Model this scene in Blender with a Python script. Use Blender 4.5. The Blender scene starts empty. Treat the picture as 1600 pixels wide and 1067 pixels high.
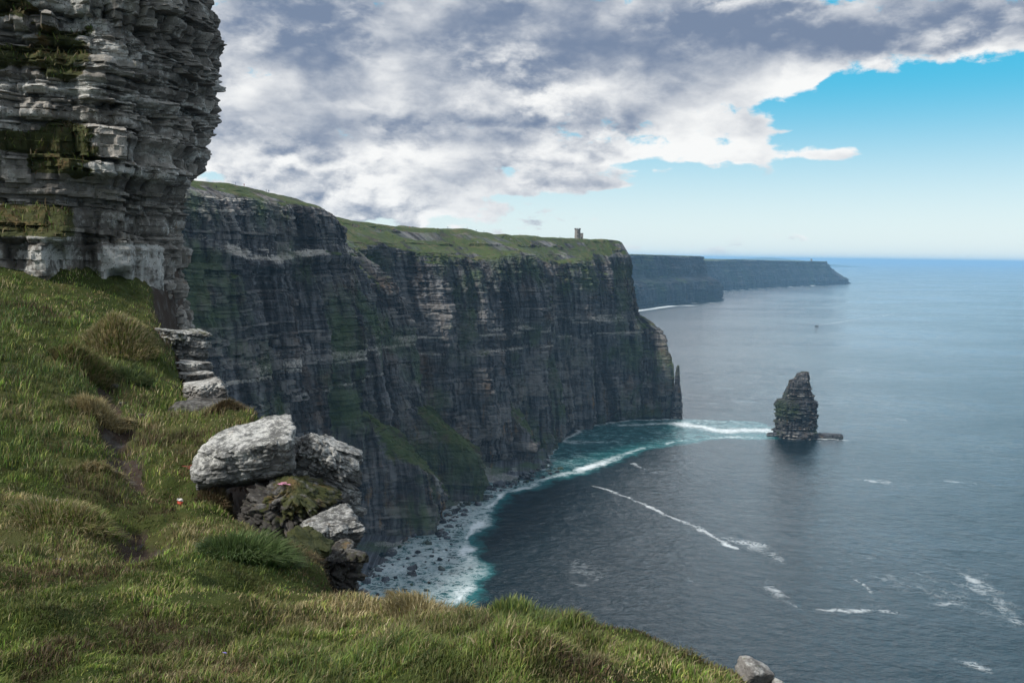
import bpy, math, random
import numpy as np
from mathutils import Vector, Matrix

random.seed(7)
rng = np.random.default_rng(11)
S = bpy.context.scene
COL = S.collection

# ------------------------------------------------------------------ camera geometry
FPX = 1386.0
HC = 175.0
PITCH = math.atan(135.2 / FPX)
ROLL = math.radians(0.81)
F_ = np.array([0, math.cos(PITCH), -math.sin(PITCH)])
U0 = np.array([0, math.sin(PITCH), math.cos(PITCH)])
R0 = np.array([1.0, 0, 0])
R_ = math.cos(ROLL) * R0 + math.sin(ROLL) * U0
U_ = -math.sin(ROLL) * R0 + math.cos(ROLL) * U0
CAM = np.array([0, 0, HC])


def ray(px, py):
    return F_ + R_ * (px - 800) / FPX - U_ * (py - 533.5) / FPX


def at(px, py, Y):
    d = ray(px, py)
    return CAM + d * (Y / d[1])


def sea_at(px, py):
    d = ray(px, py)
    return CAM + d * (-HC / d[2])


def project(P):
    P = np.asarray(P, float) - CAM
    f = P @ F_
    return 800 + FPX * (P @ R_) / f, 533.5 - FPX * (P @ U_) / f


def z_for(X, Y, py):
    lo, hi = -200.0, 900.0
    for _ in range(60):
        m = (lo + hi) / 2
        if project([X, Y, m])[1] > py:
            lo = m
        else:
            hi = m
    return (lo + hi) / 2


# ------------------------------------------------------------------ noise
def _h(ix, iy, iz, seed):
    with np.errstate(over='ignore'):
        h = (ix.astype(np.int64) * 374761393 + iy.astype(np.int64) * 668265263 + iz.astype(np.int64) * 2147483647 + seed * 1274126177)
        h = (h ^ (h >> 13)) & 0xFFFFFFFF
        h = (h * 1274126177) & 0xFFFFFFFF
        h = (h ^ (h >> 16)) & 0xFFFFFFFF
        h = (h * 2246822519) & 0xFFFFFFFF
        h = h ^ (h >> 13)
    return (h & 0xFFFFFF).astype(np.float64) / 0xFFFFFF


def vn(x, y, z=None, seed=0):
    x = np.asarray(x, float)
    y = np.asarray(y, float) + 0 * x
    z = np.zeros_like(x) if z is None else np.asarray(z, float) + 0 * x
    ix, iy, iz = np.floor(x), np.floor(y), np.floor(z)
    fx, fy, fz = x - ix, y - iy, z - iz
    fx = fx * fx * (3 - 2 * fx); fy = fy * fy * (3 - 2 * fy); fz = fz * fz * (3 - 2 * fz)
    r = 0
    flat = not np.any(fz)
    for dz in ((0,) if flat else (0, 1)):
        wz = 1.0 if flat else (fz if dz else 1 - fz)
        for dx in (0, 1):
            wx = fx if dx else 1 - fx
            for dy in (0, 1):
                wy = fy if dy else 1 - fy
                r = r + wx * wy * wz * _h(ix + dx, iy + dy, iz + dz, seed)
    return r * 2 - 1


def fbm(x, y, z=None, seed=0, octv=4, gain=0.5, lac=2.03):
    a, t, r = 1.0, 0.0, 0
    x = np.asarray(x, float); y = np.asarray(y, float)
    for o in range(octv):
        r = r + a * vn(x, y, z, seed + o * 17)
        t += a
        a *= gain
        x = x * lac + 3.7; y = y * lac + 1.3
        if z is not None:
            z = np.asarray(z) * lac + 5.1
    return r / t


def sstep(a, b, x):
    t = np.clip((x - a) / (b - a), 0, 1)
    return t * t * (3 - 2 * t)


def strata(u, z, seed, tmin, tmax, wmin, wmax, z0, z1):
    """hash per layer, hash per block in its layer, groove between layers and blocks"""
    r = np.random.default_rng(seed)
    b = [z0]
    while b[-1] < z1:
        b.append(b[-1] + tmin + (tmax - tmin) * r.random() ** 1.8)
    b = np.array(b)
    n = len(b) + 1
    lay, wid, ph = r.random(n), wmin + (wmax - wmin) * r.random(n) ** 1.5, r.random(n) * 10
    i = np.clip(np.searchsorted(b, z), 0, n - 1)
    bb = u / wid[i] + ph[i]
    bi = np.floor(bb)
    bh = _h(i.astype(float), bi, bi * 0, seed)
    lo = b[np.clip(i - 1, 0, len(b) - 1)]
    hi = b[np.clip(i, 0, len(b) - 1)]
    ez = np.minimum(np.abs(z - lo), np.abs(hi - z))
    eu = np.minimum(bb - bi, 1 - bb + bi) * wid[i]
    return lay[i], bh, ez, eu


def box_smooth(a, k, axis):
    if k < 1:
        return a
    pad = [(0, 0)] * a.ndim
    pad[axis] = (k, k)
    p = np.pad(a, pad, mode='edge')
    c = np.cumsum(p, axis=axis)
    n = a.shape[axis]
    c = np.concatenate([np.zeros_like(np.take(c, [0], axis)), c], axis)
    return (np.take(c, range(2 * k + 1, 2 * k + 1 + n), axis) - np.take(c, range(0, n), axis)) / (2 * k + 1)


def poly_dist(x, y, pts):
    """distance to a polyline, nearest point and its arc length"""
    best = np.full(x.shape, 1e18); nx = np.zeros_like(x); ny = np.zeros_like(x); arc = np.zeros_like(x)
    L = 0.0
    for (ax, ay), (bx, by) in zip(pts[:-1], pts[1:]):
        dx, dy = bx - ax, by - ay
        l2 = dx * dx + dy * dy
        t = np.clip(((x - ax) * dx + (y - ay) * dy) / l2, 0, 1)
        qx, qy = ax + t * dx, ay + t * dy
        d = (x - qx) ** 2 + (y - qy) ** 2
        m = d < best
        best = np.where(m, d, best); nx = np.where(m, qx, nx); ny = np.where(m, qy, ny)
        arc = np.where(m, L + t * math.sqrt(l2), arc)
        L += math.sqrt(l2)
    return np.sqrt(best), nx, ny, arc


def in_poly(x, y, pts):
    ins = np.zeros(x.shape, bool)
    n = len(pts)
    for i in range(n):
        (ax, ay), (bx, by) = pts[i], pts[(i + 1) % n]
        if ay == by:
            continue
        c = ((ay > y) != (by > y)) & (x < (bx - ax) * (y - ay) / (by - ay) + ax)
        ins ^= c
    return ins


# ------------------------------------------------------------------ mesh helpers
def raw_mesh(name, V, loops, starts, totals, attrs=None, smooth=True):
    me = bpy.data.meshes.new(name)
    me.vertices.add(len(V)); me.vertices.foreach_set('co', np.ascontiguousarray(V, np.float32).ravel())
    me.loops.add(len(loops)); me.loops.foreach_set('vertex_index', loops.astype(np.int32))
    me.polygons.add(len(starts)); me.polygons.foreach_set('loop_start', starts.astype(np.int32))
    me.polygons.foreach_set('use_smooth', np.full(len(starts), smooth))
    for k, a in (attrs or {}).items():
        a = np.asarray(a)
        if a.ndim == 1:
            at_ = me.attributes.new(k, 'FLOAT', 'POINT'); at_.data.foreach_set('value', a.astype(np.float32))
        else:
            at_ = me.attributes.new(k, 'FLOAT_VECTOR', 'POINT'); at_.data.foreach_set('vector', np.ascontiguousarray(a, np.float32).ravel())
    me.update(calc_edges=True)
    me.validate()
    return me


def quads(n, m, wrap_n=False, wrap_m=False):
    I = np.arange(n * m).reshape(n, m)
    if wrap_n: I = np.concatenate([I, I[:1]], 0)
    if wrap_m: I = np.concatenate([I, I[:, :1]], 1)
    return np.stack([I[:-1, :-1], I[1:, :-1], I[1:, 1:], I[:-1, 1:]], -1).reshape(-1, 4)


def link(name, me, mat, parent=None):
    o = bpy.data.objects.new(name, me)
    COL.objects.link(o)
    if mat is not None:
        me.materials.append(mat)
    if parent is not None:
        o.parent = parent
    return o


def grid_obj(name, V, mat, attrs=None, smooth=True, flip=False, parent=None, wrap_m=False, wrap_n=False):
    n, m = V.shape[:2]
    q = quads(n, m, wrap_n, wrap_m)
    if flip:
        q = q[:, ::-1]
    me = raw_mesh(name, V.reshape(-1, 3), q.ravel(), np.arange(len(q)) * 4, None,
                  {k: (a.reshape(-1) if a.ndim == 2 else a.reshape(-1, 3)) for k, a in (attrs or {}).items()}, smooth)
    return link(name, me, mat, parent)


def tag(o, label, cat, group=None, kind=None):
    o['label'] = label; o['category'] = cat
    if group: o['group'] = group
    if kind: o['kind'] = kind
    return o


def empty(name, loc):
    o = bpy.data.objects.new(name, None); COL.objects.link(o); o.location = loc
    return o


# ------------------------------------------------------------------ node helpers
class NT:
    def __init__(s, nt):
        s.nt = nt

    def n(s, t, ins=None, **kw):
        nd = s.nt.nodes.new(t)
        for k, v in kw.items():
            setattr(nd, k, v)
        for k, v in (ins or {}).items():
            sk = nd.inputs[k]
            if isinstance(v, bpy.types.NodeSocket):
                s.nt.links.new(v, sk)
            else:
                sk.default_value = v
        return nd

    def m(s, op, a, b=0.0, c=0.0, clamp=False):
        nd = s.n('ShaderNodeMath', {0: a, 1: b, 2: c}, operation=op, use_clamp=clamp)
        return nd.outputs[0]

    def add(s, a, b): return s.m('ADD', a, b)
    def sub(s, a, b): return s.m('SUBTRACT', a, b)
    def mul(s, a, b): return s.m('MULTIPLY', a, b)

    def vm(s, op, a, b=(0, 0, 0)):
        nd = s.n('ShaderNodeVectorMath', {0: a, 1: b}, operation=op)
        return nd.outputs['Value'] if op in ('LENGTH', 'DOT_PRODUCT', 'DISTANCE') else nd.outputs[0]

    def attr(s, name, vec=False):
        nd = s.n('ShaderNodeAttribute', attribute_name=name)
        return nd.outputs['Vector'] if vec else nd.outputs['Fac']

    def noise(s, vec, scale, detail=4.0, rough=0.55, dist=0.0, color=False):
        nd = s.n('ShaderNodeTexNoise', {'Vector': vec, 'Scale': scale, 'Detail': detail, 'Roughness': rough, 'Distortion': dist})
        return nd.outputs['Color' if color else 'Fac']

    def voro(s, vec, scale, feature='F1', out='Distance', rnd=1.0):
        nd = s.n('ShaderNodeTexVoronoi', {'Vector': vec, 'Scale': scale, 'Randomness': rnd}, feature=feature)
        return nd.outputs[out]

    def ss(s, x, a, b, lo=0.0, hi=1.0):
        nd = s.n('ShaderNodeMapRange', {'Value': x, 'From Min': a, 'From Max': b, 'To Min': lo, 'To Max': hi}, interpolation_type='SMOOTHSTEP')
        return nd.outputs['Result']

    def mix(s, f, a, b, mode='MIX'):
        nd = s.n('ShaderNodeMix', data_type='RGBA', blend_type=mode)
        for k, v in ((0, f), (6, a), (7, b)):
            if isinstance(v, bpy.types.NodeSocket):
                s.nt.links.new(v, nd.inputs[k])
            else:
                nd.inputs[k].default_value = (*v, 1) if k > 0 and len(v) == 3 else v
        return nd.outputs[2]

    def comb(s, x, y, z=0.0):
        return s.n('ShaderNodeCombineXYZ', {0: x, 1: y, 2: z}).outputs[0]

    def sep(s, v):
        return s.n('ShaderNodeSeparateXYZ', {0: v}).outputs


def new_mat(name):
    m = bpy.data.materials.new(name)
    m.use_nodes = True
    m.node_tree.nodes.clear()
    return m, NT(m.node_tree)


def finish(t, color, rough=0.9, bump=None, bstr=0.5, bdist=0.1, spec=0.3, **extra):
    ins = {'Base Color': color if isinstance(color, bpy.types.NodeSocket) else (*color, 1), 'Roughness': rough, 'Specular IOR Level': spec}
    ins.update(extra)
    p = t.n('ShaderNodeBsdfPrincipled', ins)
    if bump is not None:
        b = t.n('ShaderNodeBump', {'Height': bump, 'Strength': bstr, 'Distance': bdist})
        t.nt.links.new(b.outputs[0], p.inputs['Normal'])
    o = t.n('ShaderNodeOutputMaterial')
    t.nt.links.new(p.outputs[0], o.inputs['Surface'])
    return p


def plain(name, col, rough=0.8):
    m, t = new_mat(name)
    g = t.n('ShaderNodeNewGeometry').outputs['Position']
    n = t.noise(g, 1.7, 4)
    c = t.mix(n, tuple(x * 0.75 for x in col), tuple(min(1, x * 1.25) for x in col))
    finish(t, c, rough)
    return m


# cliff rock: layered dark flagstone, grass where the surface lies flat
def cliff_material(name, sc=1.0, tint=(1, 1, 1), grassy=1.0):
    m, t = new_mat(name)
    suv = t.attr('suv', True)
    tone = t.attr('tone'); gr = t.attr('grass'); pale = t.attr('pale')
    pos = t.n('ShaderNodeNewGeometry').outputs['Position']
    x, y, z = t.sep(suv)
    # vertical water streaks, fine beds, blotches
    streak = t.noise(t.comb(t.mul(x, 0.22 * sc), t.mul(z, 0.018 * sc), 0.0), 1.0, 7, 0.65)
    streak2 = t.noise(t.comb(t.mul(x, 0.07 * sc), t.mul(z, 0.012 * sc), 4.0), 1.0, 5, 0.6)
    bed = t.noise(t.comb(t.mul(x, 0.03 * sc), t.mul(z, 0.6 * sc), 9.0), 1.0, 5, 0.7)
    blot = t.noise(pos, 0.035 * sc, 6, 0.62)
    fine = t.noise(pos, 0.9 * sc, 5, 0.7)
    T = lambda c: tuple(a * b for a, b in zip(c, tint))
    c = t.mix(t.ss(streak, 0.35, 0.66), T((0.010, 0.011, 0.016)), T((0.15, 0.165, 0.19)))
    c = t.mix(t.ss(bed, 0.46, 0.75, 0, 0.4), c, T((0.13, 0.135, 0.145)))
    c = t.mix(t.ss(streak2, 0.52, 0.72, 0, 0.7), c, T((0.062, 0.047, 0.032)))
    c = t.mix(t.ss(blot, 0.52, 0.7, 0, 0.5), c, T((0.12, 0.075, 0.04)))
    c = t.mix(t.mul(t.ss(t.noise(t.comb(t.mul(x, .16 * sc), t.mul(z, .05 * sc), 3.0), 1.0, 5, .65), .56, .7), t.ss(z, 75, 25, 0, .75)), c, T((0.20, 0.125, 0.05)))
    c = t.mix(t.ss(tone, 0.55, 1.0, 0, 0.6), c, T((0.22, 0.222, 0.225)))
    c = t.mix(t.ss(tone, 0.45, 0.0, 0, 0.7), c, T((0.02, 0.021, 0.024)))
    cleft_shade = t.noise(t.comb(t.mul(x, 0.045 * sc), t.mul(z, 0.007 * sc), 7.0), 1.0, 6, 0.62)  # broad near-black bands painted in as the shade of vertical clefts
    c = t.mix(t.ss(cleft_shade, 0.5, 0.62, 0, .78), c, T((0.012, 0.012, 0.015)))
    # bird-whitened and lichen ledges
    sp = t.add(t.mul(fine, 0.75), t.mul(pale, 0.62))
    c = t.mix(t.ss(sp, 0.58, 0.78, 0, 0.85), c, T((0.46, 0.46, 0.45)))
    # algae green wash and turf
    wash = t.add(t.mul(t.noise(pos, 0.02 * sc, 5, 0.6), 0.9), t.mul(streak, 0.35))
    c = t.mix(t.ss(wash, 0.6, 0.78, 0, 0.75), c, T((0.05, 0.09, 0.03)))
    gn = t.add(gr, t.mul(t.sub(t.noise(pos, 0.3 * sc, 6, 0.7), 0.5), 0.9))
    gcol = t.mix(t.noise(pos, 0.05 * sc, 6, 0.65), (0.018, 0.036, 0.01), (0.082, 0.105, 0.034))
    gcol = t.mix(t.ss(t.noise(pos, 0.14 * sc, 6, 0.75), 0.47, 0.66, 0, 0.8), gcol, (0.115, 0.095, 0.05))
    gcol = t.mix(t.ss(t.noise(pos, 0.07 * sc, 7, 0.75), 0.54, 0.64, 0, 0.8), gcol, (0.035, 0.034, 0.03))
    c = t.mix(t.ss(gn, 0.38, 0.62, 0, grassy), c, gcol)
    h = t.add(t.mul(fine, 0.6), t.mul(t.noise(pos, 0.25 * sc, 4, 0.6), 1.5))
    finish(t, c, 0.92, h, 0.7, 1.2 / sc, spec=0.2)
    return m


# near limestone/flagstone with lichen
def lichen_material(name, base=(0.20, 0.2, 0.195), pale_amt=1.0, sc=1.0, bright=1.0):
    m, t = new_mat(name)
    suv = t.attr('suv', True); tone = t.attr('tone'); gr = t.attr('grass'); pale = t.attr('pale')
    pos = t.n('ShaderNodeNewGeometry').outputs['Position']
    x, y, z = t.sep(suv)
    n1 = t.noise(pos, 1.3 * sc, 7, 0.65)
    n2 = t.noise(pos, 6.0 * sc, 6, 0.7)
    n3 = t.noise(pos, 22.0 * sc, 4, 0.7)
    bed = t.noise(t.comb(t.mul(x, 0.5 * sc), t.mul(z, 9.0 * sc), 2.0), 1.0, 5, 0.7)
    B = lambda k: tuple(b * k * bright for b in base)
    c = t.mix(t.ss(n1, 0.35, 0.68), B(0.42), B(1.0))
    c = t.mix(t.ss(bed, 0.5, 0.7, 0, 0.5), c, B(0.3))
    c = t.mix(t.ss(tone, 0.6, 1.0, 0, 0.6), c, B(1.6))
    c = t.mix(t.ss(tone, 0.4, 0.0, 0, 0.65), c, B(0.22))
    c = t.mix(t.ss(n3, 0.55, 0.72, 0, 0.6), c, B(0.18))
    li = t.add(t.add(t.mul(n2, 0.7), t.mul(n1, 0.45)), t.mul(pale, 0.3))
    lw = tuple(min(.8, 0.5 * bright) * q for q in (1.0, 1.0, 0.96))
    c = t.mix(t.ss(li, 0.62, 0.78, 0, 0.9 * pale_amt), c, lw)
    vs = t.voro(pos, 17 * sc)
    c = t.mix(t.mul(t.ss(vs, 0.34, 0.18), t.ss(n2, 0.45, 0.6)), c, (0.05, 0.052, 0.045))
    c = t.mix(t.mul(t.ss(t.noise(pos, 9 * sc, 5, 0.7), 0.56, 0.7), 0.6), c, (0.10, 0.11, 0.06))
    c = t.mix(t.mul(t.ss(t.noise(pos, 2.1 * sc, 5, 0.7), 0.6, 0.75), 0.5), c, (0.20, 0.13, 0.06))
    gn = t.add(gr, t.mul(t.sub(t.noise(pos, 2.5 * sc, 6, 0.7), 0.5), 1.0))
    gc = t.mix(n2, (0.02, 0.03, 0.009), (0.07, 0.07, 0.028))
    gc = t.mix(t.ss(t.noise(pos, 1.1 * sc, 5, 0.7), 0.5, 0.7), gc, (0.13, 0.085, 0.04))
    c = t.mix(t.ss(gn, 0.42, 0.6), c, gc)
    h = t.add(t.mul(n3, 0.25), t.add(n2, t.mul(bed, 0.5)))
    finish(t, c, 0.93, h, 0.75, 0.06 / sc, spec=0.2)
    return m


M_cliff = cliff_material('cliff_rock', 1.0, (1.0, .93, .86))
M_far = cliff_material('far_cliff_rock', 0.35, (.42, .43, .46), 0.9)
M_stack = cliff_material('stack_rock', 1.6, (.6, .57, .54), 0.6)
M_crag = lichen_material('crag_stone', (0.245, 0.228, 0.208), 0.8, 0.7)
M_lichen = lichen_material('lichen_stone', (0.2, 0.202, 0.2), .85, 2.4, 1.05)
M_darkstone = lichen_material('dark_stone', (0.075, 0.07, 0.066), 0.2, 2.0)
M_rug = lichen_material('rugged_stone', (0.16, 0.16, 0.158), 0.7, 2.6)
M_slab = lichen_material('pale_slab_stone', (0.21, 0.2, 0.19), .8, 2.2, 1.05)
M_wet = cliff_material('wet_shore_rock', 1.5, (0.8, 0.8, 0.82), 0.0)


# ------------------------------------------------------------------ generic cliff sheet
def smooth1(a, k):
    return box_smooth(box_smooth(a, k, 0), k, 0)


def build_sheet(name, mat, base, profiles, rows, du, seed, strat, gull, bumps=None, nsmooth=60.0, bsmooth=12.0,
                top_noise=1.5, pale_bands=(), flip=False, post=None, smooth=True, grass_lo=0.42, grass_hi=0.72, undercut=0.0, ledge=1.0, edge_noise=0.0, refine=None, tang=0.0):
    base = np.array(base, float)
    seg = np.hypot(*np.diff(base, axis=0).T)
    L = np.concatenate([[0], np.cumsum(seg)])
    nu = int(L[-1] / du) + 1
    u = np.linspace(0, L[-1], nu)
    uu0 = u
    bx, by = np.interp(u, L, base[:, 0]), np.interp(u, L, base[:, 1])
    k = max(1, int(bsmooth / du / 2))
    bx, by = smooth1(bx, k), smooth1(by, k)
    tx, ty = np.gradient(bx), np.gradient(by)
    k = max(1, int(nsmooth / du / 2))
    tx, ty = smooth1(tx, k), smooth1(ty, k)
    l = np.hypot(tx, ty); nx, ny = ty / l, -tx / l                  # outward
    if refine is not None:                                           # more columns where a buttress turns sharply
        ud_ = np.linspace(0, L[-1], 20000)
        den = 1 + sum(f_ * np.exp(-((ud_ - c_) / w_) ** 4) for c_, w_, f_ in refine(L))
        cd = np.concatenate([[0], np.cumsum((den[1:] + den[:-1]) / 2)])
        nu = int(cd[-1] / 19999 * L[-1] / du)
        u = np.interp(np.linspace(0, cd[-1], nu), cd, ud_)
        bx, by, nx, ny = (np.interp(u, uu0, a_) for a_ in (bx, by, nx, ny))
        pu_f = lambda q_: np.interp(u, uu0, smooth1(np.interp(uu0, L, q_), max(1, int(6 / du))))
    else:
        pu_f = lambda q_: smooth1(np.interp(u, L, q_), max(1, int(6 / du)))
    prof = np.array(profiles, float)                                 # K x M x 2
    K, M = prof.shape[:2]
    pu = np.stack([np.stack([pu_f(prof[:, j, c]) for c in (0, 1)], -1) for j in range(M)], 1)
    if edge_noise:
        en = fbm(u / 45, u * 0, seed=seed + 71, octv=4) * edge_noise * sstep(L[4], L[5] + 20, u)
        pu[:, M - 3, 1] += en; pu[:, M - 3, 0] -= .5 * en; pu[:, M - 4, 1] += .7 * en
    tt = np.concatenate([np.linspace(j, j + 1, r, endpoint=False) for j, r in enumerate(rows)] + [[M - 1]])
    j = np.clip(np.floor(tt).astype(int), 0, M - 2); f = tt - j
    sb = pu[:, j, 0] * (1 - f) + pu[:, j + 1, 0] * f                 # nu x nr
    z = pu[:, j, 1] * (1 - f) + pu[:, j + 1, 1] * f
    kk = max(1, int(np.mean(rows[:3]) * 0.08))
    sb[:, 1:-1] = box_smooth(sb, kk, 1)[:, 1:-1]; z[:, 1:-1] = box_smooth(z, kk, 1)[:, 1:-1]
    UU = np.repeat(u[:, None], z.shape[1], 1)
    wall = (1 - sstep(M - 3.3, M - 2.7, tt))[None, :] + 0 * z        # 1 on the wall, 0 on the top
    out = -sb.copy()
    pxu = None
    info = dict(u=u, bx=bx, by=by, nx=nx, ny=ny, UU=UU, z=z, sb=sb, wall=wall, tt=tt, L=L)
    if bumps is not None:
        out = out + bumps(info)
    # gullies and buttresses
    for (wl, amp, zs) in gull:
        g = fbm(UU / wl, z / zs, seed=seed + 3, octv=3)
        out = out + amp * (np.abs(g) * 2.0 - 0.6) * wall
    zw = z + 2.0 * strat['warp'] * fbm(UU / (strat['w1'] * 6), z * 0 + 1.5, seed=seed + 9, octv=3)
    lay, bh, ez, eu = strata(UU + 0.15 * z, zw, seed, strat['t0'], strat['t1'], strat['w0'], strat['w1'], z.min() - 20, z.max() + 20)
    lay2, bh2, ez2, eu2 = strata(UU * 1.0 + 3, zw * 1.0 + 1.7, seed + 5, strat['t0'] * .28, strat['t1'] * .3, strat['w0'] * .3, strat['w1'] * .35, z.min() - 20, z.max() + 20)
    a = strat['amp']
    wl, wb = strat.get('wl', .9), strat.get('wb', .7)
    gro = sstep(-.2, .4, fbm(UU / (strat['w1'] * 1.5), z / (strat['t1'] * 2), seed=seed + 13, octv=3))
    st = a * (wl * (lay - .5) + wb * (bh - .5)) + a * strat.get('s2', .45) * (wl * (lay2 - .5) + wb * 1.3 * (bh2 - .5)) - a * 0.4 * np.exp(-(ez / (0.08 * strat['t1'])) ** 2) * gro - a * .3 * np.exp(-(eu / (.06 * strat['w1'])) ** 2) * (1 - gro)
    st = st * info.get('amp_mul', 1.0)
    out = out + st * (0.12 + 0.88 * wall)
    out = out + a * 0.6 * fbm(UU / (strat['w1'] * .5), z / (strat['w1'] * .5), seed=seed + 21, octv=5) * (0.3 + .7 * wall)
    if undercut:
        out = out - undercut * sstep(14, 2, z) * (0.5 + 0.5 * vn(UU / 40, UU * 0, seed=seed + 31)) * wall
    V = np.empty(z.shape + (3,))
    V[..., 0] = bx[:, None] + nx[:, None] * out
    V[..., 1] = by[:, None] + ny[:, None] * out
    if tang:                                                         # beds and joints on faces that look along the cliff
        lay3, bh3, _, _ = strata(out + 7, zw, seed + 2, strat['t0'], strat['t1'], strat['w0'], strat['w1'], z.min() - 20, z.max() + 20)
        tv = tang * ((bh3 - .5) + .8 * (lay3 - .5) + 1.2 * fbm(V[..., 0] / 7, V[..., 1] / 7, z / 7, seed=seed + 25, octv=4)) * wall
        V[..., 0] += -ny[:, None] * tv; V[..., 1] += nx[:, None] * tv
    zt = top_noise * fbm(V[..., 0] / 30, V[..., 1] / 30, seed=seed + 40, octv=5)
    zt2 = top_noise * 1.0 * (bh - .5 + .6 * (lay - .5)) * sstep(-.1, .35, fbm(V[..., 0] / 25, V[..., 1] / 25, seed=seed + 44, octv=3))
    V[..., 2] = z + zt * (1 - wall) + zt2 * (1 - wall) * sstep(M - 1.2, M - 2.2, tt)[None, :]
    if post is not None:
        post(info, V)
    # grass where it lies flat
    gu = np.gradient(V, axis=0); gz = np.gradient(V, axis=1)
    N = np.cross(gu, gz); N /= np.linalg.norm(N, axis=-1, keepdims=True) + 1e-12
    nz = np.abs(N[..., 2])
    nzs = box_smooth(box_smooth(nz, 3, 0), 3, 1)
    grass = sstep(grass_lo, grass_hi, nzs)
    grass = grass * (1 - wall * (1 - ledge * sstep(.0, .45, fbm(UU / (strat['w1'] * 1.2), z / (strat['t1'] * 1.5), seed=seed + 60, octv=4))))
    pale = np.zeros_like(z)
    for (zc, w, amp) in pale_bands:
        pale += amp * np.exp(-((zw - zc) / w) ** 2)
    pale *= 0.6 + 0.8 * (0.5 + 0.5 * fbm(UU / 30, z / 10, seed=seed + 50, octv=3))
    pale *= sstep(-.4, .25, fbm(UU / (strat['w1'] * .9), z / (strat['t1'] * .6), seed=seed + 52, octv=4))
    pale = np.clip(pale, 0, 1) + 0.25 * (lay2 > .85)
    if 'grass_add' in info: grass = np.clip(grass + info['grass_add'], 0, 1)
    if 'pale_add' in info: pale = np.clip(pale + info['pale_add'], 0, 1.3)
    tone = np.clip(0.5 + 0.6 * (bh - .5) + 0.28 * (lay - .5) + .4 * (bh2 - .5) + .35 * fbm(UU / (strat['w1'] * 2), z / (strat['t1'] * 3), seed=seed + 33, octv=3), 0, 1)
    if 'tone_mul' in info: tone = info['tone_mul'](tone)
    suv = np.stack([UU + .9 * (out + sb), 0 * z, z], -1)
    info['grass'] = grass
    o = grid_obj(name, V, mat, dict(tone=tone, grass=grass, pale=pale, suv=suv), smooth=smooth, flip=flip)
    return o, info, V


def prof_px(X, Y, n, pts, extra):
    """pts: list of (setback, image y) or (setback, None, z) ; n outward; turned into (setback, z)"""
    r = []
    for p in pts:
        if len(p) == 3:
            r.append((p[0], p[2]))
        else:
            r.append((p[0], z_for(X - n[0] * p[0], Y - n[1] * p[0], p[1])))
    return r + extra


# ------------------------------------------------------------------ main sea cliff
CB = [(-250, 210), (-200, 310), (-158, 400), (-122, 475), (-100, 550), (-87, 611), (-80, 655), (-45, 702), (8, 745), (34, 790), (64, 868), (108, 925), (160, 946), (186, 966), (190, 1010), (170, 1080), (120, 1160)]
NA = (0.9, -0.43)
P = []
for i, (X, Y) in enumerate(CB):
    if i <= 2:
        pts = [(0, 0, -4), (7, 0, 70), (14, 0, 140), (20, 0, 180), (22, 0, 205), (40, 0, 211), (400, 0, 214)]
    elif i == 3:
        zt = 208; pts = [(0, 0, -4), (7, 0, 70), (14, 0, 140), (20, 0, 178), (22, 0, zt - 4), (34, 0, zt + 3), (400, 0, 212)]
    elif i == 4:
        pts = [(0, 0, -4), (7, 0, 70), (15, 0, 135), (23, 0, 176), (25, 0, 203), (36, 0, 207), (400, 0, 205)]
    elif i in (5, 6):
        pts = [(0, 0, -4), (8, 0, 60), (20, 0, 120), (32, 0, 166), (38, 0, 183), (82, 0, 206), (400, 0, 203)]
    elif i in (7, 8):
        pts = [(0, 0, -4), (8, 0, 60), (16, 0, 120), (24, 0, 160), (30, 0, 177), (74, 0, 199), (400, 0, 195)]
    elif i in (9, 10):
        pts = [(0, 0, -4), (6, 0, 60), (12, 0, 115), (18, 0, 156), (24, 0, 173), (62, 0, 195), (400, 0, 192)]
    elif i == 11:
        pts = [(0, 0, -4), (5, 0, 60), (10, 0, 112), (16, 0, 156), (26, 0, 174), (56, 0, 195), (400, 0, 193)]
    elif i == 12:
        pts = [(0, 0, -4), (5, 0, 55), (10, 0, 96), (30, 0, 112), (48, 0, 172), (66, 0, 193), (300, 0, 192)]
    else:
        pts = [(0, 0, -4), (5, 0, 55), (14, 0, 92), (46, 0, 112), (56, 0, 162), (76, 0, 191), (260, 0, 191)]
    P.append([(p[0], p[2]) for p in pts])


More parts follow.
